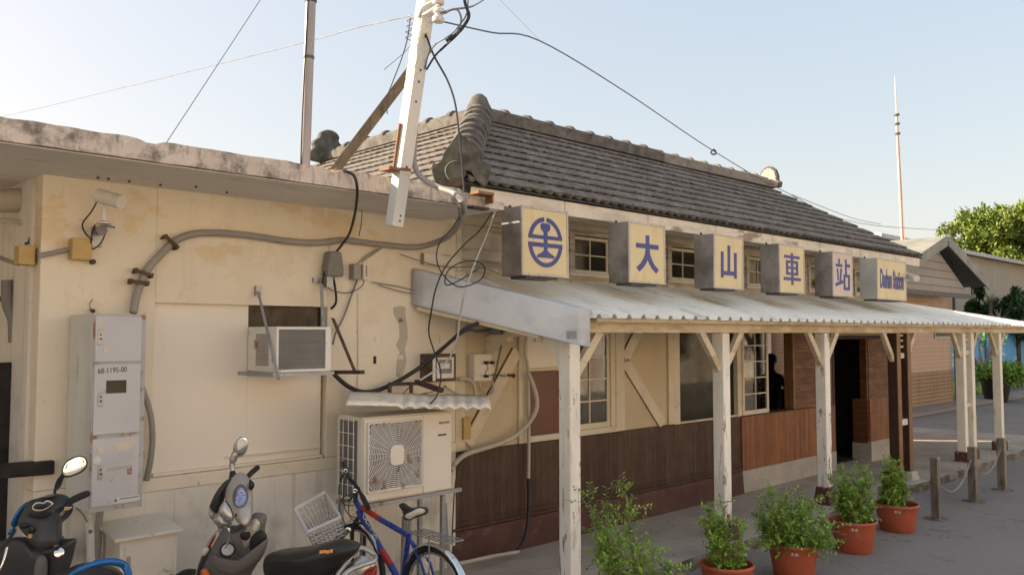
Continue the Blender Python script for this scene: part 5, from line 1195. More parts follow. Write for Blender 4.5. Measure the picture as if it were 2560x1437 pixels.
#@@PLANTS@@
def leaf_mesh(b, p, d, up, L, w):
    s = d.cross(up)
    if s.length < 1e-4: s = Vector((1, 0, 0))
    s.normalize(); n_ = s.cross(d)
    o = len(b.v)
    b.v += [tuple(p), tuple(p + d * L * .5 + s * w + n_ * w * .3), tuple(p + d * L), tuple(p + d * L * .5 - s * w + n_ * w * .3)]
    b.f.append((o, o + 1, o + 2, o + 3))
def rv(rn): return Vector((rn.gauss(0, 1), rn.gauss(0, 1), rn.gauss(0, 1))).normalized()
def shrub(root, base, height, spread, nst, dens, seed, lean=(0, 0), top=1.0, leafL=.042):
    rn = random.Random(seed); lf = MB(); tw_ = MB()
    for i in range(nst):
        a = rn.uniform(0, 6.28); rr = rn.uniform(.15, 1) ** .7; h = height * rn.uniform(.35, 1.0) * (1 - .35 * rr * top)
        tip = Vector((math.cos(a) * spread * rr + lean[0] * h, math.sin(a) * spread * rr + lean[1] * h, h))
        b0 = base + Vector((rn.uniform(-.05, .05), rn.uniform(-.05, .05), 0))
        mid = b0 + tip * .45 + Vector((math.cos(a) * spread * .22, math.sin(a) * spread * .22, h * .05))
        pts = [b0, mid, b0 + tip]; pc = cr(pts, 6)
        tw_.tube(pc, [.007, .006, .005, .004, .003, .002], 5)
        for k_ in range(2, len(pc)):
            for s_i in range(rn.choice((2, 2, 3))):
                d = (rv(rn) + Vector((0, 0, .45)) + (pc[k_] - pc[k_ - 1]).normalized() * .5).normalized()
                L_ = rn.uniform(.07, .17) * (1.15 if spread > .2 else .85); st_ = pc[k_]
                q1 = st_ + d * L_ + Vector((0, 0, -.012)); 
                if dens > 7: tw_.tube([st_, q1], .0012, 3, cap=False)
                nl = int(dens * rn.uniform(.7, 1.3))
                side = d.cross(rv(rn)).normalized()
                for m_ in range(nl):
                    t = (m_ + 1) / nl; sg = 1 if m_ % 2 else -1
                    ld = (d * .5 + side * sg + rv(rn) * .25).normalized()
                    leaf_mesh(lf, st_.lerp(q1, t), ld, Vector((0, 0, 1)) + rv(rn) * .4, leafL * rn.uniform(.6, 1.2), leafL * .25)
    tw_.build('stem', 'twig', root); lf.build('foliage', 'leaf_shrub', root)
prev_pot = None
PT = [  # rim px, rim half width px, height, plant height, spread, stems, leaves per twig, seed, lean
    ((1592, 1492), 76, .50, 1.2, .34, 15, 10, 3, (-.05, .1), 'potted shrub in front with tall sparse arching stems, its pot below the frame'),
    ((1817, 1405), 67, .46, .80, .17, 12, 9, 11, (-.12, .02), 'potted shrub with thin airy branches standing before the second canopy post'),
    ((1983, 1352), 62, .46, .88, .34, 28, 11, 5, (.02, .03), 'widest and densest potted shrub, third pot along the kerb'),
    ((2133, 1296), 56, .44, .80, .17, 19, 10, 21, (-.02, .0), 'upright potted shrub with a yellow leaf at its foot, fourth pot along the kerb'),
    ((2241, 1256), 52, .44, .78, .13, 22, 11, 9, (-.01, .0), 'slim pointed potted shrub, farthest pot nearest the bollards')]
for (rx_, ry_), hw, ph, hgt, spr, nst, den, sd, ln, lab in PT:
    yc = {1817: 3.98, 1983: 3.98, 2133: 4.02, 2241: 4.08}.get(rx_, 4.05)
    zr = None
    c = PY(rx_, ry_, yc); gnd = -.12
    # refine: keep the pot standing on the asphalt
    r_ = hw / 2100 * (c - EYE).dot(FW); h = c.z - gnd
    t = thing('potted_shrub', lab, 'potted plant', (c.x, c.y, gnd), 'potted shrubs along the kerb')
    po = MB().lathe([(r_ * .72, gnd), (r_ * .76, gnd + .01), (r_ * .90, gnd + h * .62), (r_ * .95, gnd + h - .035), (r_ * .96, gnd + h - .032), (r_ * 1.0, gnd + h - .028), (r_ * 1.01, gnd + h - .008), (r_ * .98, gnd + h), (r_ * .93, gnd + h - .004), (r_ * .88, gnd + h - .06), (r_ * .84, gnd + h - .11)],
                    (c.x, c.y, 0), n=40, cap=True).build('pot', 'terracotta', t, smooth=50)
    MB().lathe([(r_ * .87, gnd + h - .095), (.02, gnd + h - .08)], (c.x, c.y, 0), n=24).build('soil', 'soil', po)
    # two little white characters on the wall of the pot
    dirc = Vector((-c.x, -c.y, 0)).normalized(); rim_r = r_ * .95
    for kk, key in enumerate(('da', 'shan')):
        an = math.atan2(dirc.y, dirc.x) + (-.04, .13)[kk] + .0
        zc = gnd + h * .80; rr = r_ * .937 + .0025
        pos = Vector((c.x + math.cos(an) * rr, c.y + math.sin(an) * rr, zc))
        M = frame(pos, (-math.sin(an), math.cos(an), 0), (math.cos(an) * .06, math.sin(an) * .06, 1))
        glyph(key, M, .034, .032, 'white_mark', po, t=.001, name='character')
    shrub(t, Vector((c.x, c.y, gnd + h - .10)), hgt, spr, nst, den, sd, ln, top=(1.0 if nst < 20 else 1.7))
# yellow leaf
y4 = PY(2112, 1283, 4.3); lf = MB()
for i in range(5): leaf_mesh(lf, y4, rv(random), Vector((0, 0, 1)), .06, .02)
lf.build('yellow_leaf', 'amber', bpy.data.objects['potted_shrub.003'])

# ------------------------------------------------------------------ bollards and chains
BP = [((2341, 1296), (2336, 1142)), ((2434, 1252), (2425, 1117)), ((2507, 1224), (2499, 1095))]
bls = []
for i, (b0, t0) in enumerate(BP):
    c = PZ(*b0, -.12); tp = PY(*t0, c.y); h = tp.z + .12
    t = thing('bollard', ['square steel bollard with a chain on one side only, nearest the pots', 'square steel bollard in the middle of the three, chained on both sides', 'square steel bollard farthest right by the kerb end'][i], 'bollard', (c.x, c.y, -.12), 'steel bollards by the kerb')
    s = .047 + .004 * i
    MB().box(c.x - s, c.x + s, c.y - s, c.y + s, -.14, tp.z).build('shaft', 'bollard_steel', t, bevel=.006)
    MB().lathe([(.15, -.1165), (.12, -.112), (.06, -.110)], (c.x, c.y, 0), n=22).build('footing', 'kerb_concrete', t, smooth=40)
    MB().torus((c.x + s + .008, c.y - .0, tp.z - .13), (0, 1, 0), .016, .004, 12, 5).build('ring', 'chain_steel', t)
    bls.append((c, tp, s))
def chain(a, b, sag, lab):
    q = MB(); n_ = int((b - a).length / .034)
    for i in range(n_ + 1):
        t = i / n_; p_ = a.lerp(b, t) + Vector((0, 0, -sag * 4 * t * (1 - t))); p2 = a.lerp(b, t + .01) + Vector((0, 0, -sag * 4 * (t + .01) * (1 - t - .01)))
        d = (p2 - p_).normalized(); u = Vector((0, 0, 1)) if i % 2 else d.cross(Vector((0, 0, 1))).normalized()
        u = (u - d * u.dot(d)).normalized(); s2 = d.cross(u)
        ring = [p_ + d * .024 * math.cos(k_ * math.pi / 4) + s2 * .012 * math.sin(k_ * math.pi / 4) for k_ in range(9)]
        q.tube(ring, .0035, 4, cap=False)
    return tag(q.build('chain', 'chain_steel'), lab, 'chain', 'chains between the bollards')
chain(bls[0][0] + Vector((.06, 0, .47)), bls[1][0] + Vector((-.06, 0, .58)), .27, 'steel chain sagging between the near bollard and the middle one')
chain(bls[1][0] + Vector((.06, 0, .45)), bls[2][0] + Vector((-.06, 0, .60)), .20, 'steel chain sagging between the middle bollard and the far one')
# dustpan-like trowel by the second post
c = PY(1832, 1345, 4.93)
t = thing('dustpan', 'small dark red dustpan with an orange tipped handle at the second post foot', 'dustpan', (c.x, c.y, 0))
MB().pillow([PY(x, y, 4.9) for x, y in ((1812, 1325), (1835, 1318), (1846, 1332), (1847, 1356), (1830, 1366), (1810, 1350))], (0, -1, .3), .02, .008, 4).build('pan', 'oxide_base', t, smooth=40)
MB().tube([PY(1829, 1336, 4.88), PY(1826, 1312, 4.9), PY(1823, 1298, 4.93)], .011, 8).build('handle', 'cable_black', t, smooth=40)
MB().tube([PY(1823, 1299, 4.93), PY(1821, 1285, 4.95)], [.013, .017], 8).build('grip', 'orange_handle', t, smooth=40)

# ------------------------------------------------------------------ person behind the open window
t = MB()
hd_ = PY(1926, 905, 7.1); X, Y = hd_.x, 7.1
pm = bpy.data.meshes.new('person')
J = {'pel': (X + .02, Y, .96, .135), 'wst': (X + .03, Y, 1.12, .12), 'chs': (X + .06, Y, 1.36, .14), 'nk': (X + .03, Y, 1.55, .06), 'hd': (X - .01, Y, 1.64, .065), 'hd2': (X - .01, Y, 1.70, .09), 'hd3': (X, Y, 1.80, .07),
     'sl': (X + .05, Y - .17, 1.45, .062), 'el': (X + .22, Y - .22, 1.22, .045), 'wl_': (X + .30, Y - .16, 1.02, .033), 'sr': (X + .05, Y + .17, 1.45, .062), 'er': (X + .0, Y + .25, 1.2, .045), 'wr': (X + .18, Y + .2, 1.05, .033),
     'hl': (X, Y - .09, .90, .095), 'kl': (X, Y - .1, .5, .065), 'al': (X, Y - .1, .08, .045), 'tl': (X + .18, Y - .1, .04, .035), 'hr': (X, Y + .09, .90, .095), 'kr': (X, Y + .1, .5, .065), 'ar': (X, Y + .1, .08, .045), 'tr': (X + .18, Y + .1, .04, .035)}
ks = list(J); E_ = [('pel', 'wst'), ('wst', 'chs'), ('chs', 'nk'), ('nk', 'hd'), ('hd', 'hd2'), ('hd2', 'hd3'), ('chs', 'sl'), ('sl', 'el'), ('el', 'wl_'), ('chs', 'sr'), ('sr', 'er'), ('er', 'wr'), ('pel', 'hl'), ('hl', 'kl'), ('kl', 'al'), ('al', 'tl'), ('pel', 'hr'), ('hr', 'kr'), ('kr', 'ar'), ('ar', 'tr')]
hv = len(ks); ev = [(ks.index(a), ks.index(b)) for a, b in E_]; co = [J[k][:3] for k in ks]; ra = [J[k][3] for k in ks]
for nm in ('wl_', 'wr'):          # five fingers each
    b0 = Vector(J[nm][:3])
    palm = b0 + Vector((.05, 0, -.05)); co.append(tuple(palm)); ra.append(.03); pi_ = len(co) - 1; ev.append((ks.index(nm), pi_))
    for f_ in range(5):
        off = Vector((.02, (f_ - 2) * .019, -.01)) if f_ < 4 else Vector((.0, .04, .02))
        co.append(tuple(palm + off + Vector((.02, 0, -.02)))); ra.append(.009); co.append(tuple(palm + off * 1.3 + Vector((.035, 0, -.055 + .006 * abs(f_ - 2))))); ra.append(.008)
        ev += [(pi_, len(co) - 2), (len(co) - 2, len(co) - 1)]
pm.from_pydata(co, ev, []); po = bpy.data.objects.new('person', pm); COL.objects.link(po)
sk_ = po.modifiers.new('skin', 'SKIN'); 
for i, v_ in enumerate(pm.skin_vertices[0].data): v_.radius = (ra[i], ra[i]); v_.use_root = (i == 0)
ss = po.modifiers.new('sub', 'SUBSURF'); ss.levels = ss.render_levels = 2
pm.materials.append(MATS['cloth_navy']); tag(po, 'person in dark clothes standing inside behind the open window sash', 'person')
MB().lathe([(.0, .10), (.06, .085), (.093, .04), (.098, -.02), (.085, -.06), (.0, -.06)], (X + .015, Y, 1.765), n=16).build('hair', 'black', po, smooth=60)
MB().pillow([(X - .10, Y - .02, 1.70), (X - .115, Y, 1.68), (X - .10, Y + .02, 1.70), (X - .09, Y, 1.74)], (-1, 0, 0), .02, .01, 3).build('nose', 'skin', po)

# ------------------------------------------------------------------ background on the right
t = thing('gabled_house', 'house with a grey boarded gable over pink and brown tile walls, right behind the canopy', 'house', (26.2, 9.83, -.12))
MB().box(22.8, 29.53, 9.83, 20, 1.0, 3.5).build('wall', 'brick_tile_pink', t)
MB().box(22.79, 29.54, 9.822, 20, -.12, 0.998).build('lower_wall', 'brick_tile_brown', t, label='brown brick tile lower wall')
gY = 9.0; ap = PY(2345, 606, gY); er = PY(2450, 717, gY); el_ = 2 * ap.x - er.x
MB().prism([(el_ + .6, 3.40), (er.x - .8, 3.40), (ap.x, ap.z - .12)], Matrix(((1, 0, 0, 0), (0, 0, 1, gY + .08), (0, 1, 0, 0), (0, 0, 0, 1))), .3).build('gable_boards', 'grey_siding', t)
rfz = .16
for sg, ex in ((-1, el_), (1, er.x)):
    dz_ = ap.z - er.z
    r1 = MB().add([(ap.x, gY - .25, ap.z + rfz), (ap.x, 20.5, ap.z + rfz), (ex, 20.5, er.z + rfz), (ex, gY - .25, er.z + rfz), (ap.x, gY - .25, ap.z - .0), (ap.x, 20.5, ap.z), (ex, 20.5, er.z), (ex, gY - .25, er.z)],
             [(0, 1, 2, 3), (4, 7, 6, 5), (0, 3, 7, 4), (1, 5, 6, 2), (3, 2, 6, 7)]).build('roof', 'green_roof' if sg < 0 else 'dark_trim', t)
    MB().beam((ap.x, gY - .27, ap.z + .05), (ex, gY - .27, er.z + .05), .04, .30, up=(0, 0, 1)).build('bargeboard', 'green_roof', t)
MB().box(el_ + .6, er.x - .7, gY + .02, gY + .1, 3.28, 3.42).build('gable_trim', 'dark_trim', t)
MB().box(el_ + .7, er.x - .9, gY + .12, 9.82, 3.40, 3.42).build('soffit', 'dark_trim', t)
wn = MB().box(28.0, 29.4, 9.79, 9.82, 2.04, 2.45).build('window', 'steel', t); MB().box(28.08, 29.32, 9.78, 9.789, 2.1, 2.4).build('pane', 'dark_glass', wn)
MB().tube([(29.60, 9.74, 3.4), (29.60, 9.74, .0)], .05, 8).build('downpipe', 'dark_trim', t)
t = thing('long_shed', 'long beige sheet-metal shed with a pale roof edge behind the gabled house', 'shed', (36, 14, -.12))
MB().box(33.5, 75, 14, 22, -.12, 6.0).build('wall', 'beige_sheet', t)
MB().add([(33.2, 13.5, 6.12), (76, 13.5, 6.12), (76, 20, 7.3), (33.2, 20, 7.3), (33.2, 13.5, 5.95), (76, 13.5, 5.95), (76, 20, 7.1), (33.2, 20, 7.1)], [(0, 1, 2, 3), (4, 7, 6, 5), (0, 4, 5, 1), (0, 3, 7, 4), (1, 5, 6, 2)]).build('roof', 'pale_sheet', t)
for x_ in (45, 55): MB().box(x_, x_ + 1.6, 13.95, 13.99, 3.9, 4.5).build('window', 'dark_glass', t)
t = thing('mural_wall', 'garden wall painted with a blue sky, white clouds and green meadow', 'wall', (33, 10.9, -.12))
MB().box(32.2, 49, 10.9, 11.1, -.12, 2.18).build('panel', 'mural', t)
fr = MB(); fr.box(32.2, 49, 10.87, 11.12, 2.182, 2.26)
for x_ in (32.2, 36.4, 40.6, 44.8, 48.9): fr.box(x_, x_ + .14, 10.86, 10.898, -.12, 2.18)
fr.build('frame', 'scooter_blue', t)
m0, m1 = PY(2256, 598, 10.5), None
m1 = PD(2237, 190, (m0 - EYE).dot(FW))
t = thing('antenna_mast', 'thin red and white antenna mast rising behind the station roof end', 'mast', m0)
MB().tube([m0 - Vector((0, 0, 1.0)), m0, m0.lerp(m1, .75)], [.055, .05, .038], 10).build('lower_tube', 'mast_red', t, smooth=40)
MB().tube([m0.lerp(m1, .752), m1], [.028, .012], 8).build('upper_tube', 'mast_white', t, smooth=40)
for f_ in (.70, .755, .64): MB().tube([m0.lerp(m1, f_), m0.lerp(m1, f_ + .012)], .09, 8).build('collar', 'dark_trim', t)
MB().tube([m0.lerp(m1, .64) + Vector((.08, 0, 0)), m0.lerp(m1, .3) + Vector((.12, 0, 0)), m0 + Vector((.2, 0, -.2))], .012, 5).build('stay_cable', 'mast_red', t)

def crown_tree(name, lab, c, rad, m, nclump, nleaf, ls, seed, trunk=True, base=-.12, group=None, cat='tree', lumps=9):
    rn = random.Random(seed); c = Vector(c); rad = Vector(rad)
    t = thing(name, lab, cat, (c.x, c.y, base), group)
    b = MB(); cl_ = []
    L_ = [(rv(rn), rn.uniform(.25, .42)) for _ in range(lumps)]
    for _ in range(nclump):
        d, s_ = rn.choice(L_); q = d * rn.uniform(.45, .72) + rv(rn) * s_ * rn.uniform(.6, 1)
        if q.z < -.75: continue
        cl_.append(Vector((q.x * rad.x, q.y * rad.y, q.z * rad.z)) + c)
    for q in cl_:
        sz = rn.uniform(.06, .13) * rad.length * .6
        for _ in range(nleaf):
            p_ = q + rv(rn) * sz * rn.uniform(.3, 1); d = (rv(rn) + (p_ - c).normalized() * .6 + Vector((0, 0, .15))).normalized()
            leaf_mesh(b, p_, d, Vector((0, 0, 1)) + rv(rn) * .6, ls * rn.uniform(.6, 1.3), ls * .3)
    b.build('crown', m, t)
    if trunk:
        tr = MB(); tr.tube([Vector((c.x, c.y, base - .1)), Vector((c.x + .1, c.y, base + (c.z - base) * .5)), c], [.26 * rad.x / 5 + .05, .2 * rad.x / 5 + .04, .12 * rad.x / 5 + .02], 10, smooth=4)
        for _ in range(7):
            q = rn.choice(cl_); s0 = Vector((c.x, c.y, base + (c.z - base) * rn.uniform(.45, .85)))
            tr.tube([s0, s0.lerp(q, .5) + Vector((0, 0, .1 * rad.z)), q], [.09 * rad.x / 5 + .02, .06 * rad.x / 5 + .01, .02], 6, smooth=3)
        tr.build('trunk', 'bark', t, smooth=50)
    return t
c = PD(2560, 622, 52)
crown_tree('leafy_tree', 'big sunlit yellow-green tree rising behind the long shed', c, (5.2, 4.9, 3.3), 'leaf_tree', 900, 60, .26, 4, lumps=26)
c = PD(2540, 790, 36)
crown_tree('dark_tree', 'dark green bushy tree between the gabled house and the mural wall', c, (2.1, 1.4, 1.35), 'leaf_dark', 260, 36, .20, 8, lumps=12, group='dark greenery by the mural')
c = PD(2460, 765, 37)
crown_tree('dark_bush', 'dark green bush right beside the gabled house corner, left of the taller tree', c, (.8, .8, 1.3), 'leaf_dark', 120, 34, .18, 18, lumps=8, cat='bush', group='dark greenery by the mural')
def yucca(c, r, seed, lab):
    rn = random.Random(seed); t = thing('spiky_plant', lab, 'plant', (c.x, c.y, -.12), 'spiky pale plants'); b = MB()
    for _ in range(46):
        d = rv(rn); d.z = abs(d.z) * .8 - .15; d.normalize(); leaf_mesh(b, c, d, Vector((0, 0, 1)), r * rn.uniform(.7, 1.1), .035)
    b.build('foliage', 'leaf_dry', t); MB().tube([(c.x, c.y, -.15), c], .06, 6).build('stem', 'bark', t)
yucca(PD(2476, 752, 34.2), .40, 2, 'pale spiky plant standing higher, just right of the gable end')
yucca(PD(2497, 800, 33.6), .52, 5, 'larger pale spiky plant lower down against the dark greenery')
# big pot with shrub by the mural
pc_ = PZ(2491, 1004, -.12); t = thing('tall_black_pot', 'tall black pot with a round leafy shrub before the mural wall', 'potted plant', pc_)
MB().lathe([(.33, -.12), (.42, .3), (.47, .62), (.50, .64), (.46, .66), (.44, .58)], (pc_.x, pc_.y, 0), n=24).build('pot', 'black', t, smooth=40)
b = MB(); rn = random.Random(3)
for _ in range(2600):
    d = rv(rn) * rn.uniform(.5, 1); p_ = Vector((pc_.x + d.x * .9 + .35, pc_.y + d.y * .9 - .1, .82 + d.z * .42)) + rv(rn) * .08
    leaf_mesh(b, p_, rv(rn), Vector((0, 0, 1)), .13, .04)
b.build('foliage', 'leaf_shrub', t)
c = PZ(2462, 985, -.12); t = thing('bare_branch_tree', 'small frangipani-like tree with bare pinkish branches left of the black pot', 'tree', c)
tr = MB(); rn = random.Random(5); lf = MB()
tr.tube([c, c + Vector((.1, 0, .7)), c + Vector((.0, 0, 1.1))], [.12, .09, .07], 8, smooth=3)
for _ in range(9):
    a = rn.uniform(0, 6.28); q = c + Vector((math.cos(a) * 1.1, math.sin(a) * .8, rn.uniform(1.7, 2.5)))
    tr.tube([c + Vector((0, 0, 1.0)), (c + Vector((0, 0, 1.0))).lerp(q, .5) + Vector((0, 0, -.1)), q], [.06, .045, .025], 6, smooth=4)
    for _ in range(45): leaf_mesh(lf, q + rv(rn) * .3, rv(rn), Vector((0, 0, 1)), .2, .05)
tr.build('trunk', 'pvc_pale', t); lf.build('crown', 'leaf_shrub', t)
# trees behind the station (seen past the roof and through the rooms), and the block across the street that bounces light
crown_tree('leafy_tree', 'leafy tree behind the mural wall at the far right edge', PD(2760, 760, 40), (3.2, 3, 2.6), 'leaf_dark', 260, 32, .24, 33, lumps=12)
t = thing('street_block', 'long cream and orange two-storey block across the street behind the viewer', 'building', (0, -10, -.12))
MB().box(-24, 70, -16, -10, -.12, 6.2).build('wall', 'opposite_wall', t)
MB().box(-24.3, 70.3, -16.3, -9.4, 6.2, 6.45).build('roof', 'opposite_roof', t)
for i in range(20):
    x_ = -21 + i * 4.4; MB().box(x_, x_ + 1.5, -9.998, -9.97, 1.0, 2.3).box(x_, x_ + 1.5, -9.998, -9.97, 3.9, 5.2).build('window', 'dark_glass', t)
t = thing('shade_shed', 'plain low shed added behind the station to shade the ground at right', 'shed', (10, 12, -.12))
MB().box(13.5, 22.5, 12.4, 15, -.12, 4.0).build('wall', 'opposite_wall', t)  # added shed, only there to cast shade on the ground right of the station
MB().box(13.2, 22.8, 12.1, 15.3, 4.0, 4.15).build('roof', 'opposite_roof', t)
b = MB(); rn = random.Random(12)
for _ in range(150):
    if rn.random() < .5: q = Vector((rn.uniform(5.5, 16), rn.uniform(4.9, 6.0), .004))
    else: q = Vector((rn.uniform(6.5, 15), 4.78 - abs(rn.gauss(0, .35)), -.116))
    d = rv(rn); d.z *= .15; leaf_mesh(b, q, d.normalized(), Vector((0, 0, 1)), rn.uniform(.02, .045), .010)
tag(b.build('fallen_leaves', 'leaf_dry'), 'scattered dry leaves on the verandah floor and along the kerb', 'leaves', kind='stuff')
t = thing('platform_house', 'cream wall beyond the station seen through its rooms', 'building', (16, 15, 0))
MB().box(0, 9, 0, .3, -.12, 3.2, Matrix.Translation((15.2, 20.5, 0)) @ Matrix.Rotation(R(-52), 4, 'Z')).build('wall', 'opposite_wall', t)
#@@VEHICLES@@
def po(pts, d0, ax=0., ay=0., c=None):
    c = c or (sum(p[0] for p in pts) / len(pts), sum(p[1] for p in pts) / len(pts))
    return [PD(x, y, d0 + ax * (x - c[0]) + ay * (y - c[1])) for x, y in pts]
def nrm(P3):
    c = sum(P3, Vector()) / len(P3); n = Vector()
    for i in range(len(P3)): n += (P3[i] - c).cross(P3[(i + 1) % len(P3)] - c)
    n.normalize()
    return n if n.dot(EYE - c) > 0 else -n
def pil(pts, d0, t0, t1, ax=0., ay=0., rings=5, p=.5, smooth=4):
    P3 = po(pts, d0, ax, ay); return MB().pillow(P3, nrm(P3), t0, t1, rings, smooth, p)
# ---- silver scooter
S = thing('silver_scooter', 'dusty silver scooter with round dial and a black seat parked against the annex wall', 'scooter', PZ(640, 1560, .12), 'scooters parked by the annex')
K = -.0024
def part(par, name, m, *a, **k):
    lab = k.pop('label', None); bev = k.pop('bevel', 0)
    return pil(*a, **k).build(name, m, par, smooth=60, label=lab)
hs = part(S, 'handlebar_cowl', 'champagne_paint', [(593, 1183), (605, 1181), (617, 1187), (626, 1203), (631, 1228), (631, 1258), (628, 1285), (618, 1306), (606, 1312), (594, 1302), (578, 1284), (566, 1262), (563, 1240), (568, 1216), (578, 1197)], 5.40, .055, .13, ay=K)
part(hs, 'instrument_rim', 'grey_plastic', [(596, 1211), (606, 1210), (616, 1219), (621, 1236), (618, 1254), (608, 1266), (595, 1268), (584, 1261), (581, 1246), (584, 1227)], 5.345, .012, .02, ay=K)
dl = part(hs, 'instrument_dial', 'dial_face', [(597, 1219), (607, 1219), (614, 1230), (615, 1246), (607, 1261), (595, 1264), (588, 1256), (590, 1238)], 5.331, .008, .004, ay=K)
MB().torus(PD(601, 1252, 5.322), FW * -1 + Vector((0, 0, .4)), .022, .0016, 20, 5).torus(PD(604, 1230, 5.328), FW * -1 + Vector((0, 0, .4)), .015, .0014, 20, 5).build('dial_ring', 'white_mark', dl)
part(S, 'windscreen', 'soft_black', [(578, 1196), (566, 1199), (550, 1215), (537, 1235), (527, 1258), (525, 1268), (540, 1283), (552, 1268), (560, 1245), (566, 1218)], 5.48, .05, .07)
part(S, 'headlamp', 'champagne_paint', [(524, 1264), (533, 1274), (541, 1284), (536, 1297), (529, 1296), (523, 1282)], 5.47, .03, .06)
part(S, 'front_fairing', 'silver_paint', [(541, 1283), (556, 1276), (570, 1296), (580, 1308), (565, 1316), (550, 1322), (541, 1310), (532, 1298)], 5.42, .04, .06)
lm = part(S, 'mirror', 'silver_paint', [(561, 1252), (553, 1261), (547, 1273), (548, 1284), (556, 1293), (568, 1300), (579, 1301), (582, 1292), (577, 1275), (569, 1261)], 5.12, .03, .012, label='left mirror seen from behind')
part(lm, 'mirror_glass', 'black', [(562, 1252), (567, 1253), (577, 1268), (584, 1290), (582, 1302), (577, 1283), (569, 1264)], 5.135, .006, .012)
rm = part(S, 'mirror', 'silver_paint', [(590, 1102), (600, 1092), (611, 1091), (619, 1098), (621, 1110), (617, 1125), (608, 1138), (598, 1142), (588, 1140), (583, 1128), (584, 1113)], 5.55, .010, .03, label='right mirror on a curved stem')
part(rm, 'mirror_glass', 'mirror', [(594, 1104), (602, 1095), (612, 1094), (618, 1101), (618, 1113), (613, 1125), (606, 1134), (597, 1136), (592, 1128)], 5.5415, .002, .002)
MB().tube([PD(600, 1118, 5.565), PD(591, 1131, 5.565), PD(584, 1145, 5.56), PD(580, 1160, 5.56), PD(581, 1180, 5.55)], [.018, .026, .024, .018, .015], 12, smooth=5).build('mirror_stem', 'silver_paint', rm, smooth=60)
MB().tube([PD(581, 1176, 5.55), PD(583, 1197, 5.54)], [.016, .03], 10).build('mirror_boot', 'black_rubber', rm, smooth=60)
MB().tube([PD(616, 1194, 5.56), PD(630, 1180, 5.62), PD(643, 1169, 5.68), PD(646, 1166, 5.69)], [.016, .018, .018, .014], 12).build('grip', 'black_rubber', S, smooth=50)
MB().tube([PD(604, 1314, 5.28), PD(590, 1322, 5.12), PD(582, 1326, 5.0)], [.016, .019, .019], 12).build('grip', 'black_rubber', S, smooth=50)
part(S, 'switch_block', 'black', [(624, 1198), (630, 1202), (636, 1212), (632, 1222), (626, 1224), (622, 1210)], 5.42, .02, .03)
part(S, 'switch_block', 'black', [(588, 1284), (600, 1283), (604, 1294), (590, 1294)], 5.27, .01, .02)
MB().tube([PD(563, 1318, 5.1), PD(574, 1324, 5.08), PD(574, 1345, 5.08), PD(568, 1360, 5.08), PD(561, 1368, 5.08)], [.009, .007, .006], 7, smooth=4).build('brake_lever', 'chrome', S, smooth=60)
part(S, 'leg_shield', 'grey_plastic', [(560, 1318), (585, 1312), (610, 1318), (628, 1290), (640, 1280), (662, 1283), (667, 1293), (662, 1325), (668, 1342), (662, 1375), (645, 1405), (625, 1440), (600, 1500), (560, 1540), (520, 1520), (500, 1460), (506, 1415), (525, 1375), (545, 1340)], 5.42, .05, .06, p=.35)
part(S, 'knee_panel', 'champagne_paint', [(628, 1300), (642, 1296), (650, 1310), (643, 1338), (630, 1352), (612, 1370), (606, 1345), (616, 1318)], 5.37, .02, .03)
part(S, 'pocket_opening', 'black', [(626, 1345), (645, 1326), (660, 1328), (668, 1342), (660, 1356), (640, 1372), (626, 1380)], 5.355, .012, .01)
part(S, 'pocket_opening', 'black', [(600, 1334), (612, 1330), (624, 1328), (626, 1340), (616, 1350), (604, 1346)], 5.35, .012, .01)
part(S, 'glove_tub', 'grey_plastic', [(536, 1385), (560, 1396), (590, 1396), (615, 1385), (640, 1372), (668, 1345), (667, 1365), (655, 1392), (640, 1410), (610, 1428), (575, 1434), (545, 1425), (530, 1405)], 5.31, .05, .04, p=.4)
MB().torus(PD(569, 1374, 5.285), (-.35, -.75, .55), .042, .008, 28, 8).build('cap_ring', 'black_rubber', S, smooth=50)
MB().lathe([(.037, 0), (.036, .008), (.0, .012)], PD(569, 1374, 5.285), (-.35, -.75, .55), 24, cap=False).build('fuel_cap', 'champagne_paint', S, smooth=50)
part(S, 'horn_ring', 'sticker', [(632, 1312), (640, 1310), (643, 1318), (638, 1325), (630, 1321)], 5.34, .004, .003)
fs = part(S, 'front_shield', 'champagne_paint', [(546, 1322), (533, 1334), (517, 1358), (503, 1388), (492, 1420), (486, 1460), (490, 1520), (505, 1520), (506, 1460), (514, 1420), (530, 1380), (548, 1345), (556, 1330)], 5.44, .04, .06)
part(fs, 'decal', 'scooter_red', [(540, 1334), (530, 1345), (520, 1364), (516, 1374), (524, 1366), (534, 1350)], 5.40, .004, .004)
part(fs, 'black_trim', 'soft_black', [(514, 1372), (528, 1364), (524, 1388), (506, 1422), (494, 1450), (489, 1445), (497, 1410)], 5.405, .012, .01)
part(fs, 'indicator', 'porcelain', [(510, 1368), (520, 1368), (522, 1376), (512, 1388), (504, 1384)], 5.395, .016, .01)
part(S, 'indicator', 'amber', [(502, 1425), (514, 1420), (524, 1432), (522, 1450), (506, 1450)], 5.33, .02, .02)
seat = part(S, 'seat', 'seat_vinyl', [(664, 1396), (672, 1384), (690, 1377), (740, 1372), (784, 1364), (820, 1355), (850, 1350), (880, 1356), (895, 1366), (885, 1385), (860, 1410), (830, 1436), (790, 1452), (720, 1452), (672, 1440), (662, 1418)], 5.12, .10, .16, ax=-.0010, p=.42, rings=8)
sm_ = MB()
for i, (x, y) in enumerate(((803, 1379), (811, 1378), (819, 1379), (828, 1377))): sm_.box(-.009, .009, -.010, .010, 0, .003, frame(PD(x, y, 4.972 - i * .008), RT + Vector((0, 0, .12)), UP + FW * .9))
sm_.build('sticker', 'orange_sticker', seat)
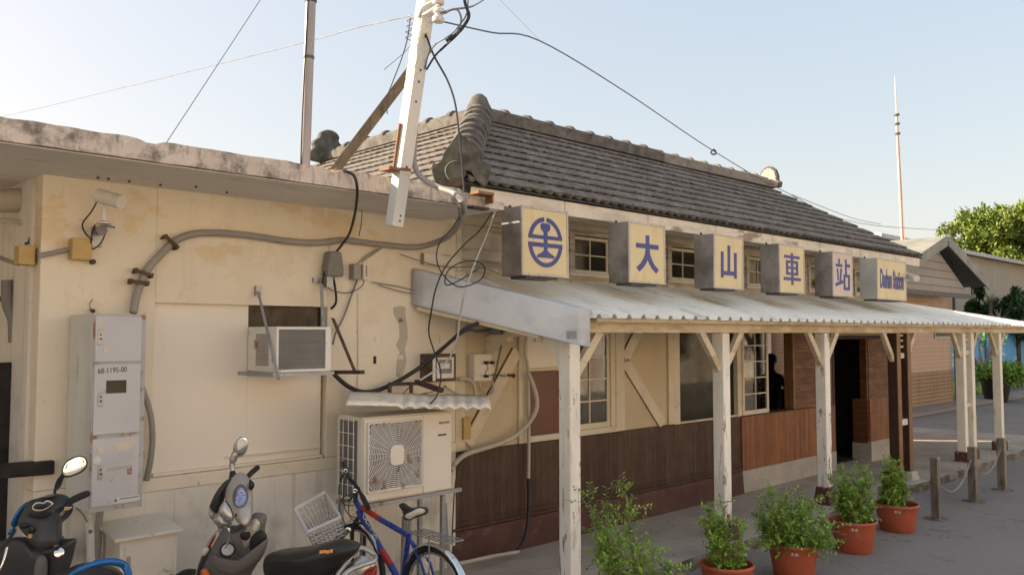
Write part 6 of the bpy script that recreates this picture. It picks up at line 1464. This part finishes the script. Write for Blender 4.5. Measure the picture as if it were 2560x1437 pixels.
MB().tube([PD(842, 1440, 4.98), PD(860, 1415, 5.0), PD(880, 1388, 5.05), PD(899, 1369, 5.1), PD(920, 1375, 5.1), PD(938, 1388, 5.08), PD(934, 1402, 5.02), PD(905, 1412, 4.95), PD(872, 1426, 4.9), PD(850, 1450, 4.86)], [.014, .015, .016, .015, .014, .014, .015, .016], 10, smooth=5).build('grab_rail', 'silver_paint', S, smooth=60)
part(S, 'tail_cover', 'silver_paint', [(850, 1440), (880, 1402), (900, 1388), (925, 1398), (936, 1415), (925, 1450), (900, 1490), (850, 1490)], 5.06, .04, .08)
part(S, 'tail_lamp', 'scooter_red', [(908, 1432), (930, 1418), (942, 1412), (942, 1432), (932, 1470), (905, 1480)], 5.02, .05, .03)
part(S, 'body', 'grey_plastic', [(560, 1500), (600, 1470), (660, 1470), (670, 1440), (760, 1450), (860, 1440), (900, 1480), (880, 1540), (800, 1580), (700, 1590), (600, 1580), (560, 1550)], 5.18, .1, .12)
hd2 = Vector((-.33, .94, 0)).normalized(); lat = Vector((-.94, -.33, 0)); w0 = PD(550, 1560, 5.5); w1 = PD(800, 1640, 5.0)
for wc in (Vector((2.45, 5.62, .37)), Vector((2.86, 4.42, .37))):
    wh = MB().torus(wc, lat, .20, .05, 32, 10).build('wheel', 'black_rubber', S, smooth=60); MB().lathe([(.16, -.03), (.16, .03)], wc, lat, 20).build('rim', 'silver_paint', wh)
# ---- blue scooter
B = thing('blue_scooter', 'black and blue scooter half out of frame at the lower left corner', 'scooter', PZ(120, 1600, .12), 'scooters parked by the annex')
hb = part(B, 'handlebar_cowl', 'soft_black', [(70, 1257), (95, 1247), (120, 1240), (145, 1235), (164, 1237), (176, 1246), (178, 1260), (165, 1272), (152, 1284), (147, 1300), (146, 1330), (142, 1355), (120, 1366), (92, 1368), (72, 1345), (55, 1328), (46, 1312), (55, 1285)], 4.78, .06, .12, ay=-.0015, p=.42)
part(hb, 'instrument_rim', 'white_mark', [(80, 1266), (88, 1256), (100, 1254), (108, 1256), (118, 1249), (134, 1257), (124, 1266), (112, 1274), (96, 1277), (83, 1274)], 4.715, .008, .01, smooth=2)
part(hb, 'instrument_dial', 'dial_dark', [(83, 1266), (90, 1259), (100, 1257), (109, 1259), (118, 1253), (129, 1258), (121, 1265), (110, 1271), (97, 1273), (86, 1271)], 4.7035, .006, .004, smooth=2)
part(hb, 'dash_panel', 'black', [(72, 1282), (90, 1284), (118, 1282), (128, 1276), (130, 1284), (112, 1293), (88, 1294), (72, 1290)], 4.70, .005, .005)
part(hb, 'switch_block', 'black', [(50, 1308), (66, 1306), (72, 1312), (64, 1320), (50, 1318)], 4.68, .012, .01)
part(hb, 'switch_block', 'black', [(72, 1316), (82, 1313), (86, 1326), (76, 1334), (70, 1328)], 4.67, .012, .01)
MB().box(-.008, .008, -.010, .010, 0, .012, frame(PD(77, 1338, 4.65), RT, UP)).build('horn_button', 'ochre_box', hb)
part(B, 'front_fairing', 'scooter_blue', [(70, 1254), (60, 1258), (48, 1272), (38, 1292), (30, 1310), (38, 1318), (48, 1308), (58, 1285), (66, 1268)], 4.83, .05, .06)
part(B, 'front_fairing', 'scooter_blue', [(22, 1328), (30, 1320), (36, 1322), (36, 1332), (22, 1336)], 4.78, .02, .04)
part(B, 'front_top', 'grey_plastic', [(106, 1243), (115, 1238), (132, 1235), (134, 1239), (118, 1243)], 4.80, .02, .04)
MB().tube([PD(170, 1256, 4.78), PD(185, 1247, 4.85), PD(205, 1238, 4.95), PD(219, 1233, 5.0)], [.016, .021, .021, .019], 12).build('grip', 'black_rubber', B, smooth=50)
MB().tube([PD(152, 1286, 4.72), PD(162, 1272, 4.78), PD(176, 1268, 4.82)], .009, 8).build('brake_lever', 'chrome', B, smooth=50)
MB().box(-.012, .012, -.008, .008, 0, .012, frame(PD(169, 1269, 4.74), RT, UP)).build('switch', 'ochre_box', B)
mr = part(B, 'mirror', 'soft_black', [(160, 1160), (170, 1148), (185, 1141), (202, 1138), (214, 1143), (219, 1155), (216, 1169), (203, 1181), (185, 1189), (168, 1193), (157, 1190), (154, 1176)], 5.0, .008, .035, ax=.0011, ay=-.0002)
part(mr, 'mirror_glass', 'mirror', [(163, 1161), (172, 1151), (186, 1144), (201, 1141), (211, 1146), (215, 1156), (212, 1167), (201, 1178), (185, 1186), (170, 1189), (160, 1185), (158, 1174)], 4.9905, .002, .002, ax=.0011, ay=-.0002)
MB().tube([PD(160, 1184, 5.0), PD(150, 1200, 4.98), PD(142, 1218, 4.93), PD(137, 1226, 4.9), PD(138, 1238, 4.86)], [.014, .018, .012, .008, .008], 8, smooth=3).build('mirror_stem', 'black', mr, smooth=50)
part(B, 'leg_shield', 'soft_black', [(148, 1340), (160, 1347), (188, 1347), (186, 1365), (178, 1400), (165, 1437), (130, 1500), (60, 1520), (-10, 1500), (-60, 1420), (-30, 1370), (20, 1345), (60, 1345), (90, 1368), (120, 1366)], 4.80, .04, .08, p=.35)
MB().lathe([(.026, 0), (.026, .008), (.012, .012), (.0, .012)], PD(148, 1380, 4.745), (-.3, -.9, .3), 20, cap=False).build('key_ring', 'chrome', B, smooth=50)
part(B, 'centre_tunnel', 'grey_plastic', [(95, 1390), (112, 1388), (118, 1410), (112, 1470), (95, 1480), (86, 1430)], 4.73, .03, .03)
part(B, 'seat', 'seat_vinyl', [(130, 1442), (160, 1424), (190, 1412), (222, 1408), (260, 1416), (300, 1436), (310, 1480), (240, 1520), (150, 1510), (120, 1470)], 4.50, .08, .14)
MB().tube([PD(160, 1450, 4.35), PD(190, 1428, 4.36), PD(225, 1412, 4.38), (PD(262, 1403, 4.42)), PD(292, 1404, 4.46), PD(312, 1414, 4.5), PD(322, 1440, 4.48), PD(318, 1480, 4.4)], [.013, .016, .018, .020, .020, .017], 10, smooth=5).build('grab_rail', 'scooter_blue', B, smooth=60)
MB().tube([PD(-10, 1440, 4.55), PD(6, 1410, 4.56), PD(18, 1367, 4.6)], .007, 7, smooth=3).build('brake_lever', 'chrome', B, smooth=60)
MB().tube([PD(-20, 1385, 4.6), PD(5, 1368, 4.62), PD(24, 1345, 4.66), PD(34, 1330, 4.7)], .009, 7, smooth=3).build('cable', 'cable_black', B, smooth=60)
for wc in (Vector((1.30, 5.45, .37)), Vector((1.46, 4.15, .37))):
    wh = MB().torus(wc, (-1, -.08, 0), .20, .05, 32, 10).build('wheel', 'black_rubber', B, smooth=60); MB().lathe([(.16, -.03), (.16, .03)], wc, (-1, -.08, 0), 20).build('rim', 'silver_paint', wh)
# ---- bicycle
K_ = thing('bicycle', 'blue and red bicycle with a rear rack before the outdoor air conditioner', 'bicycle', (3.57, 4.9, .12))
BX = 3.57
def bx(px, py, dx=0): return PX(px, py, BX + dx)
rc_ = Vector((BX, bx(1100, 1368).y, .12 + .335)); rc_.y = PX(1088, 1460, BX).y
fc_ = Vector((BX, PX(895, 1440, BX).y, .12 + .335))
fr = thing  # keep name
fm = MB(); fm.tube([bx(888, 1249), bx(904, 1279)], .021, 12); 
frame_ = MB().tube([bx(897, 1277), bx(940, 1352), bx(985, 1426), bx(1003, 1462)], .024, 12).build('down_tube', 'bike_blue', K_, smooth=50)
text('lettering', 'ULTIMA', frame(bx(905, 1290, -.024) + Vector((0, -.006, 0)), bx(985, 1426) - bx(905, 1290), (0, .3, .8)), .058, 'bike_white', frame_, sx=1.1, off=.0015, t=.001)
MB().tube([bx(907, 1268), bx(950, 1297)], .020, 12).build('top_tube', 'bike_red', K_, smooth=50)
MB().tube([bx(950, 1297), bx(1022, 1338)], .0195, 12).build('top_tube', 'bike_blue', K_, smooth=50)
MB().tube([bx(955, 1375, -.004), bx(978, 1412, -.004)], .0225, 12).build('red_band', 'bike_red', K_, smooth=50)
fm.build('head_tube', 'bike_blue', K_, smooth=50)
MB().tube([bx(1023, 1330), bx(1005, 1465)], .018, 12).build('seat_tube', 'bike_blue', K_, smooth=50)
MB().tube([bx(1027, 1285), bx(1022, 1335)], .013, 10).build('seat_post', 'steel', K_, smooth=50)
for dx in (-.035, .035):
    MB().tube([bx(1023, 1345), Vector((BX + dx, rc_.y + .1, rc_.z + .2)), Vector((BX + dx, rc_.y, rc_.z))], .009, 8).build('seat_stay', 'bike_blue', K_, smooth=50)
    MB().tube([bx(1006, 1460), Vector((BX + dx, rc_.y, rc_.z))], .010, 8).build('chain_stay', 'bike_blue', K_, smooth=50)
    MB().tube([bx(902, 1285), Vector((BX + dx * 1.6, bx(900, 1300).y + .02, .78)), Vector((BX + dx * 1.4, fc_.y, fc_.z))], [.018, .016, .012], 8).build('fork_blade', 'black', K_, smooth=50)
def wheel(c, lab):
    t = MB().torus(c, (1, 0, 0), .315, .022, 48, 8).build('wheel', 'black_rubber', K_, smooth=60, label=lab)
    MB().torus(c, (1, 0, 0), .288, .011, 48, 6).build('rim', 'silver_paint', t, smooth=60)
    sp = MB()
    for i in range(28):
        a = 2 * math.pi * i / 28; b_ = a + (.35 if i % 2 else -.35); s_ = .03 if i % 4 < 2 else -.03
        sp.tube([c + Vector((s_, math.cos(b_) * .02, math.sin(b_) * .02)), c + Vector((0, math.cos(a) * .285, math.sin(a) * .285))], .0013, 3, cap=False)
    sp.build('spokes', 'chrome', t)
    MB().tube([c + Vector((-.05, 0, 0)), c + Vector((.05, 0, 0))], .018, 10).build('hub', 'chrome', t)
wheel(rc_, 'rear wheel'); wheel(fc_, 'front wheel')
def fender(c, a0, a1, lab):
    b = MB(); n_ = 22; prof = [(-.032, -.012), (-.018, 0), (0, .006), (.018, 0), (.032, -.012)]
    for i in range(n_ + 1):
        a = R(a0 + (a1 - a0) * i / n_)
        for dx, dr in prof: r_ = .352 + dr; b.v.append((c.x + dx, c.y + math.cos(a) * r_, c.z + math.sin(a) * r_))
    b.f = [(i * 5 + k_, i * 5 + k_ + 1, i * 5 + k_ + 6, i * 5 + k_ + 5) for i in range(n_) for k_ in range(4)]
    o = b.build('fender', 'chrome', K_, smooth=60, label=lab); m = o.modifiers.new('solid', 'SOLIDIFY'); m.thickness = .002
fender(rc_, 10, 195, 'bright rear mudguard'); fender(fc_, 0, 150, 'front mudguard')
MB().box(BX - .025, BX + .025, rc_.y - .375, rc_.y - .36, rc_.z - .03, rc_.z + .03).build('reflector', 'scooter_red', K_, bevel=.004)
# handlebar, stem
MB().tube([PD(862, 1160, 5.92), PD(870, 1190, 5.9), PD(885, 1207, 5.86), PD(897, 1225, 5.8), PD(907, 1242, 5.75), PD(920, 1266, 5.6)], .013, 10, smooth=4).build('handlebar', 'black', K_, smooth=50)
MB().tube([PD(859, 1153, 5.93), PD(866, 1178, 5.9)], .018, 10).build('grip', 'black_rubber', K_, smooth=50)
MB().tube([PD(906, 1240, 5.75), PD(921, 1270, 5.6)], .018, 10).build('grip', 'black_rubber', K_, smooth=50)
MB().tube([bx(888, 1250), PD(890, 1228, 5.82)], .017, 10).tube([PD(890, 1228, 5.82), PD(893, 1218, 5.84)], .024, 10).build('stem', 'black', K_, smooth=50)
for px, py_, d in ((864, 1176, 5.86), (888, 1226, 5.74)):
    MB().torus(PD(px, py_, d), FW, .011, .004, 16, 6).build('clamp_ring', 'chrome', K_)
MB().tube([PD(862, 1180, 5.86), PD(855, 1190, 5.8), PD(851, 1200, 5.78)], .007, 6, smooth=3).build('brake_lever', 'black', K_)
MB().tube([PD(885, 1232, 5.75), PD(878, 1246, 5.7), PD(868, 1250, 5.68)], .007, 6, smooth=3).build('brake_lever', 'black', K_)
cbz = MB()
for pts in ([(860, 1185), (848, 1215), (850, 1245), (866, 1262), (885, 1262)], [(866, 1186), (858, 1222), (862, 1268), (876, 1288), (898, 1296)], [(884, 1232), (872, 1262), (876, 1292), (900, 1312), (905, 1330)], [(890, 1234), (862, 1240), (848, 1262), (856, 1292), (868, 1318)]):
    cbz.tube([PD(x, y, 5.78) for x, y in pts], .0035, 5, smooth=5)
cbz.build('brake_cable', 'cable_black', K_)
MB().lathe([(.02, 0), (.022, .02), (.012, .024)], PD(871, 1323, 5.7), FW * -1, 12).build('front_reflector', 'chrome', K_)
MB().pillow([PD(x, y, 5.75 + (x - 1040) * -.0012) for x, y in ((997, 1262), (1010, 1256), (1030, 1268), (1060, 1266), (1071, 1272), (1066, 1284), (1040, 1293), (1022, 1300), (1010, 1296), (1006, 1278))], UP * .6 - FW, .03, .03, 4, 4).build('saddle', 'soft_black', K_, smooth=60)
MB().pillow([PD(x, y, 5.715) for x, y in ((1012, 1288), (1030, 1278), (1046, 1270), (1062, 1272), (1064, 1280), (1040, 1288), (1022, 1297))], UP * .6 - FW, .02, .02, 4, 3).build('saddle_trim', 'paper', K_, smooth=60)
rk = MB(); zr_ = rc_.z + .40; y0_, y1_ = rc_.y - .20, rc_.y + .22
for i in range(5): rk.tube([(BX - .07 + i * .035, y0_, zr_), (BX - .07 + i * .035, y1_, zr_)], .004, 5)
for i in range(5): rk.tube([(BX - .075, y0_ + i * (y1_ - y0_) / 4, zr_ - .004), (BX + .075, y0_ + i * (y1_ - y0_) / 4, zr_ - .004)], .004, 5)
for dx in (-.07, .07): rk.tube([(BX + dx, rc_.y - .02, zr_), (BX + dx * .7, rc_.y, rc_.z)], .005, 5)
rk.build('rear_rack', 'steel', K_)
# basket on the handlebar
bk = MB()
A, Bq, Cq, D = PD(738, 1272, 5.50), PD(812, 1231, 5.85), PD(851, 1293, 5.75), PD(767, 1331, 5.42)
a, b_, c_, d_ = PD(786, 1336, 5.80), PD(826, 1308, 5.98), PD(864, 1334, 5.90), PD(790, 1372, 5.66)
bk.tube([A, Bq, Cq, D, A], .011, 8)
def wall(p, q, r_, s, nu, nv):     # p,q top edge; s,r_ bottom edge
    for i in range(nu + 1):
        t = i / nu; bk.beam(p.lerp(q, t), s.lerp(r_, t), .004, .011)
    for j in range(nv + 1):
        t = j / nv; bk.beam(p.lerp(s, t), q.lerp(r_, t), .004, .011 if j else .03)
wall(A, Bq, b_, a, 7, 5); wall(Bq, Cq, c_, b_, 6, 5); wall(Cq, D, d_, c_, 8, 5); wall(D, A, a, d_, 6, 5); wall(a, b_, c_, d_, 6, 5)
tag(bk.build('wire_basket', 'basket_plastic'), 'white plastic lattice basket hung in front of the bicycle handlebar', 'basket')
